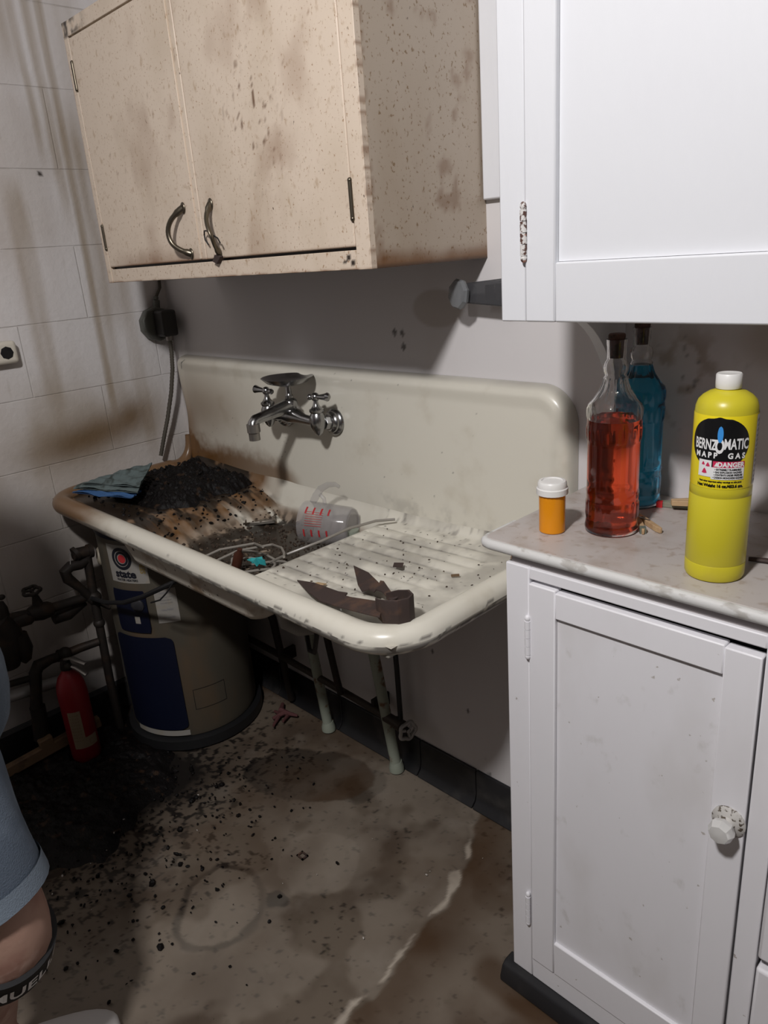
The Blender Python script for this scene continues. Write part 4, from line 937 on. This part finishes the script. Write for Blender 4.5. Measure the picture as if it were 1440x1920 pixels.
def wheel(c, axis_, r, mat, par):
    a = Vector(axis_).normalized(); q = Vector((0, 0, 1)).rotation_difference(a); b = MB()
    n = 40; pts = [c+q @ Vector((r*(1+.10*math.cos(5*t))*math.cos(t), r*(1+.10*math.cos(5*t))*math.sin(t), 0)) for t in [2*PI*i/n for i in range(n+1)]]
    b.tube(pts, r*.22, 8, cap=False)
    for k in range(3): t = 2*PI*k/3; b.cyl(c, c+q @ Vector((r*math.cos(t), r*math.sin(t), 0)), r*.16, seg=8)
    b.ball(c, r*.3); return b.build('handwheel', mat, par)
X_ = .11
GV = E('gate_valve_pipe', tuple(L(60, 1160, X_)), 'rusty gate valve with star handwheel on the pipe along the left wall', 'valve')
a, c = L(-60, 1180, X_), L(165, 1117, X_)
MB().tube([L(10, 1160, X_), L(60, 1150, X_), L(110, 1136, X_), L(165, 1118, X_)], .0135, 12).build('pipe_run', m_pipe, GV)
MB().tube([L(55, 1153, X_), L(62, 1150, X_), L(78, 1146, X_), L(92, 1142, X_), L(98, 1140, X_)], [.018, .023, .026, .023, .018], 14).build('valve_body', m_pipe, GV)
MB().tube([L(76, 1144, X_), L(70, 1130, X_), L(64, 1112, X_)], [.016, .014, .006], 10).build('bonnet', m_pipe, GV)
wheel(L(59, 1108, X_), (.2, -.05, 1), .022, m_pipe, GV)
MB().tube([L(100, 1160, X_-.03), L(125, 1150, X_-.03), L(155, 1125, X_-.03)], [.018, .022, .02], 12).build('union_fitting', m_pipe, GV)
MT = E('pressure_valve', tuple(L(15, 1200, X_)), 'bulky rusted iron valve body at the left picture edge', 'valve')
MB().tube([L(-5, 1165, X_), L(12, 1180, X_), L(18, 1205, X_), L(15, 1235, X_), L(20, 1250, X_)], [.03, .038, .040, .034, .026], 16).build('valve_body', m_pipe, MT)
MB().tube([L(35, 1190, X_+.02), L(45, 1215, X_+.02), L(48, 1235, X_+.02), L(44, 1242, X_+.02)], [.022, .024, .016, .008], 12).build('side_port', m_pipe, MT)
MB().tube([L(20, 1180, X_), L(30, 1165, X_), L(52, 1158, X_), L(56, 1152, X_)], .022, 12).build('inlet_collar', m_pipe, MT)
MB().tube([L(8, 1160, X_), L(4, 1140, X_), L(2, 1128, X_)], [.016, .014, .006], 10).ball(L(2, 1120, X_), .011, (1, 1, .7)).build('small_stem', m_pipe, MT)
LP = E('lower_pipe_run', tuple(L(110, 1235, .1)), 'low dark pipe with tee bending down beside the fire extinguisher', 'pipe')
MB().tube([L(-30, 1300, .08), L(-10, 1297, .08), L(5, 1292, .08)], .012, 10).tube([L(68, 1330, .1), L(68, 1300, .1), L(66, 1262, .1), L(72, 1248, .1), L(95, 1236, .1), L(120, 1228, .1), L(150, 1215, .12), L(185, 1203, .13)], [.018, .016, .018, .019, .014, .014, .013, .012], 12).build('bent_pipe', m_pipe, LP)
MB().ball(L(122, 1226, .11), .021).cyl(L(108, 1230, .1), L(114, 1229, .1), .018).build('tee_fitting', m_pipe, LP)
MB().tube([L(78, 1385, .1), L(74, 1345, .1), L(70, 1325, .1)], .022, 12).build('pipe_coupling', m_pipe, LP)
tag(MB().tube([L(-40, 1322, .05), L(0, 1313, .05), L(70, 1290, .05), L(140, 1268, .05)], .017, 14).build('silver_pipe', m_silver), 'thick pale silver pipe running low along the block wall', 'pipe')
tag(MB().tube([L(-40, 1298, .09), L(0, 1288, .09), L(62, 1270, .09)], .010, 10).build('thin_dark_pipe', m_pipe), 'thin dark pipe just above the silver pipe on the left', 'pipe')
pa, pb = Vector((.12, -.82, .045)), Vector((.135, -.53, .075))
d = pb-pa; Rp = d.to_track_quat('X', 'Z').to_matrix()
tag(MB().obox((pa+pb)/2, (d.length, .022, .035), Rp).obox((pa*.55+pb*.45)+Vector((0, 0, .025)), (.04, .022, .03), Rp).build('wooden_batten', m_oldwood, None, bev=.004), 'old wooden batten leaning low against the pipes in black debris', 'batten')
# fire extinguisher
EX = E('fire_extinguisher', (.19, -.605, 0), 'red fire extinguisher with cream label standing beside the water heater', 'fire extinguisher')
ec = (.19, -.605, .008)
MB().lathe([(.036, 0), (.038, .008), (.041, .012), (.041, .235), (.038, .258), (.030, .280), (.020, .293), (.014, .300), (.013, .306)], ec, seg=40).build('cylinder', m_ext, EX)
MB().lathe([(.014, .304), (.016, .308), (.014, .325), (.011, .335)], ec, seg=20).ball((ec[0]+.018, ec[1], ec[2]+.318), .012).build('valve_head', m_pipe, EX)
MB().tube([(ec[0]-.01, ec[1], ec[2]+.33), (ec[0]+.03, ec[1]+.012, ec[2]+.345), (ec[0]+.075, ec[1]+.03, ec[2]+.335)], [.007, .007, .006], 8, sq=(.5, 1.2)).tube([(ec[0], ec[1], ec[2]+.322), (ec[0]+.04, ec[1]+.015, ec[2]+.318), (ec[0]+.07, ec[1]+.028, ec[2]+.300)], [.007, .007, .006], 8, sq=(.5, 1.2)).build('squeeze_lever', m_dull, EX)
phx = math.atan2(CAM.y-ec[1], CAM.x-ec[0])
e1 = cmap(ec, .041, phx, .0012); e2 = cmap(ec, .041, phx, .002)
m_cl = M('cream_label', (.26, .20, .13), .6)
el = patch('instruction_label', rect(.062, .185, -.028, .006), e1, m_cl, EX, 12)
patch('label_foot', rect(.062, .096, .006, .040), e1, m_cl, el, 6)
b = MB()
for k in range(9):
    v0 = .088+.0105*k
    for j in range(4): u0 = -.024+.0065*j; b.rings([[e2(u0, v0), e2(u0+rnd(.003, .0055), v0)], [e2(u0, v0+.003), e2(u0+.004, v0+.003)]], close=False, cap=False)
b.rings([[e2(.014, .068), e2(.026, .068)], [e2(.014, .070), e2(.026, .070)]], close=False, cap=False)
b.rings([[e2(.014, .084), e2(.026, .084)], [e2(.014, .086), e2(.026, .086)]], close=False, cap=False)
b.rings([[e2(.0145, .068), e2(.0165, .068)], [e2(.0145, .086), e2(.0165, .086)]], close=False, cap=False)
b.build('label_print', M('brown_print', (.22, .15, .09), .6), el)
# ================================================================== UNDER SINK PLUMBING
DP = E('drain_trap', (.88, -.33, .55), 'pale grey drain trap hanging from the basin underside', 'drain trap')
MB().tube([(.90, -.33, .634), (.90, -.33, .60), (.905, -.33, .575), (.925, -.31, .558), (.95, -.29, .562), (.963, -.275, .585), (.965, -.272, .61)], .019, 16).cyl((.90, -.33, .634), (.90, -.33, .615), .028).build('p_trap', m_white_trap, DP)
MB().tube([(.965, -.272, .60), (.962, -.262, .628), (.95, -.22, .632), (.94, -.05, .60), (.94, -.002, .598)], .016, 12).build('waste_arm', m_white_trap, DP)
MO = E('black_pump', (1.0, -.20, .60), 'lumpy black motor hanging under the drainboard between the sink legs', 'motor')
b = MB(); b.lathe([(.02, 0), (.055, .004), (.062, .02), (.062, .06), (.05, .07), (.03, .072)], (1.055, -.20, .655), (-.75, -.1, -.45), seg=28)
b.build('motor_housing', m_black, MO)
MB().lathe([(.02, 0), (.04, .003), (.044, .03), (.034, .05), (.012, .052)], (1.115, -.195, .665), (.55, -.35, -.3), seg=24).build('end_housing', m_black, MO)
MB().cyl((1.05, -.20, .65), (1.05, -.20, .728), .018).build('mounting_stem', m_black, MO)
MB().cyl((1.12, -.20, .66), (1.12, -.2, .728), .012).build('mounting_stem', m_black, MO)
tag(MB().tube([(1.03, -.34, .728), (1.03, -.34, .64), (1.02, -.335, .58), (.985, -.32, .52), (.94, -.30, .50), (.88, -.26, .52), (.82, -.2, .55), (.78, -.15, .58)], .0055, 8).cyl((1.03, -.34, .728), (1.03, -.34, .69), .011).build('black_hose', m_black), 'black hose looping down beneath the sink front', 'hose')
tag(MB().tube([(.955, -.055, .728), (.955, -.055, .60), (.965, -.053, .50), (.972, -.055, .35), (.975, -.058, .20), (.97, -.06, .165)], .007, 10).cyl((.955, -.055, .728), (.955, -.055, .66), .012).build('supply_tube', m_black), 'black supply tube dropping beside the right sink leg', 'tube')
WP = E('wall_pipe', (.60, -.06, .18), 'brown iron pipe ending in a round tap near the baseboard', 'pipe')
MB().tube([(.10, -.06, .205), (.45, -.06, .20), (.75, -.06, .188), (.93, -.06, .180)], .0105, 12).cyl((.92, -.06, .18), (.955, -.06, .179), .0145).cyl((.955, -.06, .179), (.985, -.062, .178), .017).build('pipe_run', M('brown_pipe', (.06, .048, .038), .6, .3), WP)
wheel(Vector((1.005, -.064, .176)), (1, -.2, 0), .024, m_silver, WP)
MB().cyl((.98, -.062, .178), (1.008, -.064, .176), .008).build('stem', m_pipe, WP)
for xx_ in (.87, .45): MB().box((xx_-.006, -.06, .17), (xx_+.006, -.0005, .21)).build('pipe_clip', m_pipe, WP)
tag(MB().tube([(.44, -.03, .02), (.47, -.08, .34), (.46, -.16, .62)], .012, 10).build('dark_drain_pipe', m_pipe), 'dark pipe rising behind the water heater to the basin', 'pipe')
tag(MB().tube([(.76, -.12, .50), (.77, -.11, .36), (.775, -.10, .26), (.76, -.08, .20)], .010, 10).build('short_pipe', m_pipe), 'short dark vertical pipe left of the rear sink leg', 'pipe')
# red rag-like tool on the floor
tag(MB().tube([(.43, -.06, .012), (.46, -.09, .016), (.49, -.08, .012), (.51, -.12, .014)], [.006, .010, .008, .004], 8).tube([(.47, -.13, .012), (.48, -.09, .018), (.52, -.07, .012)], [.005, .009, .004], 8).tube([(.44, -.10, .01), (.47, -.10, .014), (.50, -.15, .01)], [.004, .008, .004], 8).build('red_rag', M('dark_red_cloth', (.10, .035, .035), .8)), 'crumpled dark red scrap on the floor behind the heater', 'scrap')

# ================================================================== FLOOR DEBRIS
gx, gy = np.meshgrid(np.linspace(.02, .66, 170), np.linspace(-1.1, -.40, 170))
e = ss(0, .12, gx-.0)*ss(.62, .40, gx+.35*np.abs(gy+.75)+.2*(fbm(gx*7, gy*7, 5)-.5))*ss(-.42, -.52, gy+.12*(fbm(gx*9, gy*9, 6)-.5))*ss(-1.10, -1.0, gy)
e = e*ss(.035, .05, np.hypot(gx-.19, gy+.605))
gz = -.006+e*(.014+.03*fbm(gx*14, gy*14, 131)+.012*fbm(gx*80, gy*80, 132))
o = grid('charcoal_debris', gx, gy, gz, m_gunk, None, ang=20); tag(o, 'black crumbly debris piled on the floor below the sink corner', 'debris', None, 'stuff')
pts = []; r4 = []
for i in range(1100):
    x = abs(random.gauss(.42, .26)); y = random.gauss(-.68, .22)
    if y > -.36 and x < .5 or y < -1.12 or x > 1.2 or y > -.1: continue
    if x < .06 or math.hypot(x-.19, y+.605) < .06: continue
    pts.append((x, y, .003+(.012 if x < .45 and y < -.5 else 0))); r4.append(rnd(.0015, .005) if rnd(0, 1) < .95 else rnd(.006, .010))
lumps('floor_flakes', pts, r4, m_gunk, 'small black flakes strewn over the concrete floor at left', 'debris', None)
m_wc = M('pale_chips', (.55, .52, .48), .6)
pts = [(rnd(.2, .75), rnd(-.95, -.45), .018) for _ in range(26)]+[(rnd(1.0, 1.4), rnd(-.6, -.1), .003) for _ in range(10)]
lumps('pale_flecks', pts, [rnd(.0012, .003) for _ in pts], m_wc, 'tiny pale paint flecks sprinkled over the floor and dirt', 'debris', None)
tag(MB().box((.962, -.428, .0), (.985, -.424, .003)).box((.962, -.413, .0), (.985, -.409, .003)).box((.962, -.428, .0), (.966, -.409, .003)).box((.981, -.428, .0), (.985, -.409, .003)).build('bent_buckle', m_rust), 'small rusty rectangular buckle lying on the middle of the floor', 'buckle')

# ================================================================== PERSON (only the right leg is in frame)
PE = E('person', (.90, -1.12, 0), 'person in denim shorts, black knee strap and white shoe at the left picture edge', 'person')
F = Vector((.35, .94, 0)).normalized(); RI = Vector((F.y, -F.x, 0))
rk = Vector((1.140, -1.068, .450)); ra = Vector((.985, -1.115, .085)); rh = Vector((1.075, -1.115, .80)); pel = Vector((.955, -1.14, .88))
lh = rh-RI*.19; lk = Vector((.86, -1.14, .49)); la = Vector((.80, -1.25, .085))
def skinbody(name, J, EDG, rad_, mat, parent, sub=2):
    me = bpy.data.meshes.new(name); o_ = wloc(parent); me.from_pydata([tuple(Vector(p)-o_) for p in J], EDG, []); me.materials.append(mat)
    o = bpy.data.objects.new(name, me); col.objects.link(o); o.parent = parent
    md = o.modifiers.new('skin', 'SKIN'); md.use_smooth_shade = True
    lay = me.skin_vertices[0]
    for i, r in enumerate(rad_):
        rr2 = r if isinstance(r, tuple) else (r, r); lay.data[i].radius = rr2; lay.data[i].use_root = (i == 0)
    s = o.modifiers.new('sub', 'SUBSURF'); s.levels = sub; s.render_levels = sub
    return o
J = []; ED = []; RD = []
def add(p, r, par=None):
    J.append(Vector(p)); RD.append(r)
    if par is not None: ED.append((par, len(J)-1))
    return len(J)-1
p0 = add(pel, (.14, .12)); sp = add(pel+Vector((0, 0, .18)), (.13, .11), p0); ch = add(pel+Vector((0, 0, .36)), (.15, .12), sp); nb = add(pel+Vector((0, 0, .46)), .065, ch); nk = add(pel+Vector((0, 0, .53))+F*.01, .052, nb)
hd = add(pel+Vector((0, 0, .60))+F*.03, (.075, .085), nk); ht = add(pel+Vector((0, 0, .70))+F*.025, (.075, .085), hd); add(pel+Vector((0, 0, .76))+F*.015, (.045, .05), ht)
for s, h, k, a in ((1, rh, rk, ra), (-1, lh, lk, la)):
    i = add(h, .10, p0); j = add(h*.55+k*.45, .090, i); j2 = add(h*.15+k*.85, .072, j); kk = add(k, .070, j2); kc = add(k-Vector((0, 0, .05))+F*.004, .064, kk)
    c1 = add(k*.68+a*.32-F*.022, .054, kc); c2 = add(k*.35+a*.65-F*.012, .044, c1); an = add(a, .032, c2)
    hl = add(a-F*.03-Vector((0, 0, .045)), .024, an); t1 = add(a+F*.07-Vector((0, 0, .048)), .022, an); add(a+F*.14-Vector((0, 0, .055)), .018, t1)
for s in (1, -1):
    sh_ = pel+Vector((0, 0, .42))+RI*s*.17; i = add(sh_, .055, ch); el_ = sh_-Vector((0, 0, .28))+RI*s*.02-F*.08; j = add(el_, .042, i)
    wr_ = el_+F*.01-Vector((0, 0, .24))-RI*s*.01; k = add(wr_, .027, j); hp_ = wr_+F*.01-Vector((0, 0, .07)); q = add(hp_, (.035, .018), k)
    for n_ in range(4):
        base = hp_+F*.03-Vector((0, 0, .03))+RI*(n_-1.5)*.018; f1 = add(base, .009, q); f2_ = add(base+F*.02-Vector((0, 0, .03)), .008, f1); add(base+F*.01-Vector((0, 0, .055+.004*(n_ % 2))), .007, f2_)
    tb_ = add(hp_+F*.015+RI*s*-.035, .010, q); add(hp_+F*.045+RI*s*-.045-Vector((0, 0, .015)), .008, tb_)
for v in J:
    if v.z > pel.z: v.z = pel.z+(v.z-pel.z)*.86
skinbody('body', J, ED, RD, m_skin, PE)
hdc = Vector((pel.x, pel.y, pel.z+.560))+F*.028
MB().ball(hdc+Vector((0, 0, .022))-F*.016, .1, (1.0, 1.0, 1.0), 24).ball(hdc+Vector((0, 0, -.025))-F*.040, .078, (1, 1, 1.1), 20).build('hair', m_hair, PE, ang=80, sub=1)
MB().lathe([(.013, -.002), (.009, .012), (.004, .020)], hdc+F*.060+Vector((0, 0, -.006)), F*1.0+Vector((0, 0, -.35)), 10).build('nose', m_skin, PE, sub=1)
for s_k in (1, -1):
    MB().ball(hdc+F*.060+RI*.030*s_k+Vector((0, 0, .014)), .010, (1, 1, .7)).build('eye', m_wht, PE)
    MB().ball(hdc+F*.068+RI*.031*s_k+Vector((0, 0, .014)), .0045).build('iris', m_hair, PE)
    MB().ball(hdc+RI*.086*s_k+Vector((0, 0, -.004)), .026, (.45, .6, 1.1)).build('ear', m_skin, PE)
MB().tube([hdc+F*.052-RI*.024+Vector((0, 0, -.048)), hdc+F*.064+Vector((0, 0, -.050)), hdc+F*.052+RI*.024+Vector((0, 0, -.048))], .005, 8).build('mouth', M('lips', (.38, .14, .12), .5), PE)
def loft(b, rows, c):
    b.rings([[c+Vector((0, 0, z))+F*(fo+hd*math.sin(a))+RI*hw*math.cos(a) for a in [2*PI*i/36 for i in range(36)]] for z, hw, hd, fo in rows], True, True); return b
sb = MB(); loft(sb, [(-.085, .188, .150, .045), (-.06, .186, .148, .045), (.03, .172, .136, .03), (.12, .165, .128, .015), (.22, .178, .130, .005), (.30, .190, .128, 0), (.37, .190, .115, 0), (.408, .165, .092, .003), (.430, .110, .076, .01), (.445, .076, .070, .014)], pel)
sb.build('shirt', m_shirt, PE, ang=80, sub=1)
for s_k in (1, -1):
    sh_ = pel+Vector((0, 0, .352))+RI*s_k*.145; MB().tube([sh_, sh_+RI*s_k*.03-Vector((0, 0, .03)), sh_+RI*s_k*.035-Vector((0, 0, .11))-F*.03, sh_+RI*s_k*.035-Vector((0, 0, .17))-F*.05], [.070, .076, .070, .070], 24).build('sleeve', m_shirt, PE, ang=80)
# shorts: two tapered legs plus seat, hem as its own band
def leg_shell(h, k, t0, t1, r0, r1, name, mat, par, thick=.004, n=10):
    b = MB(); R1 = []; d = (k-h).normalized(); U = (F-d*F.dot(d)).normalized(); V_ = d.cross(U)
    ts = [t0+(t1-t0)*i/n for i in range(n+1)]
    def ring(t, r): c = h+(k-h)*t; return [c+(U*math.cos(a)+V_*math.sin(a))*r*(1+.03*math.sin(3*a+t*9)) for a in [2*PI*i/32 for i in range(32)]]
    rs = [r0+(r1-r0)*i/n for i in range(n+1)]
    R1 = [ring(t, r) for t, r in zip(ts, rs)]+[ring(t, r-thick) for t, r in zip(reversed(ts), reversed(rs))]
    b.rings(R1, True, False); return b.build(name, mat, par, ang=70)
SHT = loft(MB(), [(-.20, .100, .110, .062), (-.16, .190, .140, .062), (-.08, .205, .150, .060), (.0, .190, .146, .050), (.06, .176, .138, .04), (.075, .172, .134, .04)], pel).build('denim_shorts', m_denim, PE, ang=80, sub=1)
for h, k in ((rh, rk), (lh, lk)):
    leg_shell(h, k, -.12, .76, .112, .086, 'shorts_leg', m_denim, SHT)
    leg_shell(h, k, .75, .845, .090, .088, 'rolled_hem', m_denimh, SHT, .006)
# knee strap
kd = (ra-rk).normalized(); sc_ = rk+kd*.060-F*.002
U = (F-kd*F.dot(kd)).normalized(); V_ = kd.cross(U)
def sring(t, r): return [sc_+kd*t+(U*math.cos(a)+V_*math.sin(a))*r for a in [2*PI*i/48 for i in range(48)]]
st = MB().rings([sring(-.034, .070), sring(-.032, .0775), sring(0, .0755), sring(.028, .072), sring(.030, .064)], True, False).build('knee_strap', m_strap, PE, ang=60)
view = (CAM-sc_); view = (view-kd*view.dot(kd)).normalized(); rt2 = kd.cross(view)
if rt2.dot(r_) < 0: rt2 = -rt2
def smap(u, v):
    a = .50+u/.074; return sc_+(view*math.cos(a)+rt2*math.sin(a))*(.0765+.05*max(0, v))-kd*v
text('strap_lettering', [('MUELLER', .034, .022, 0, .0009, 1.0, 1.05)], smap, m_wht, st)
patch('strap_emblem', ((-.016, .016), lambda v: (-.070+.35*v, -.056+.35*v)), smap, m_wht, st, 6)
# shoes
for a in (ra, la):
    c = Vector((a.x, a.y, 0)); b = MB(); R1 = []
    for t, hw, h_ in ((-.075, .020, .05), (-.06, .034, .08), (0, .038, .088), (.05, .043, .082), (.10, .048, .070), (.15, .046, .058), (.185, .036, .046), (.203, .018, .034)):
        ring = []
        for i in range(16):
            q = 2*PI*i/16; ring.append(c+F*t+RI*math.cos(q)*hw+Vector((0, 0, .004+h_*(.5+.5*math.sin(q)))))
        R1.append(ring)
    so = b.rings(R1).build('shoe', m_shoe, PE, sub=1, ang=80)
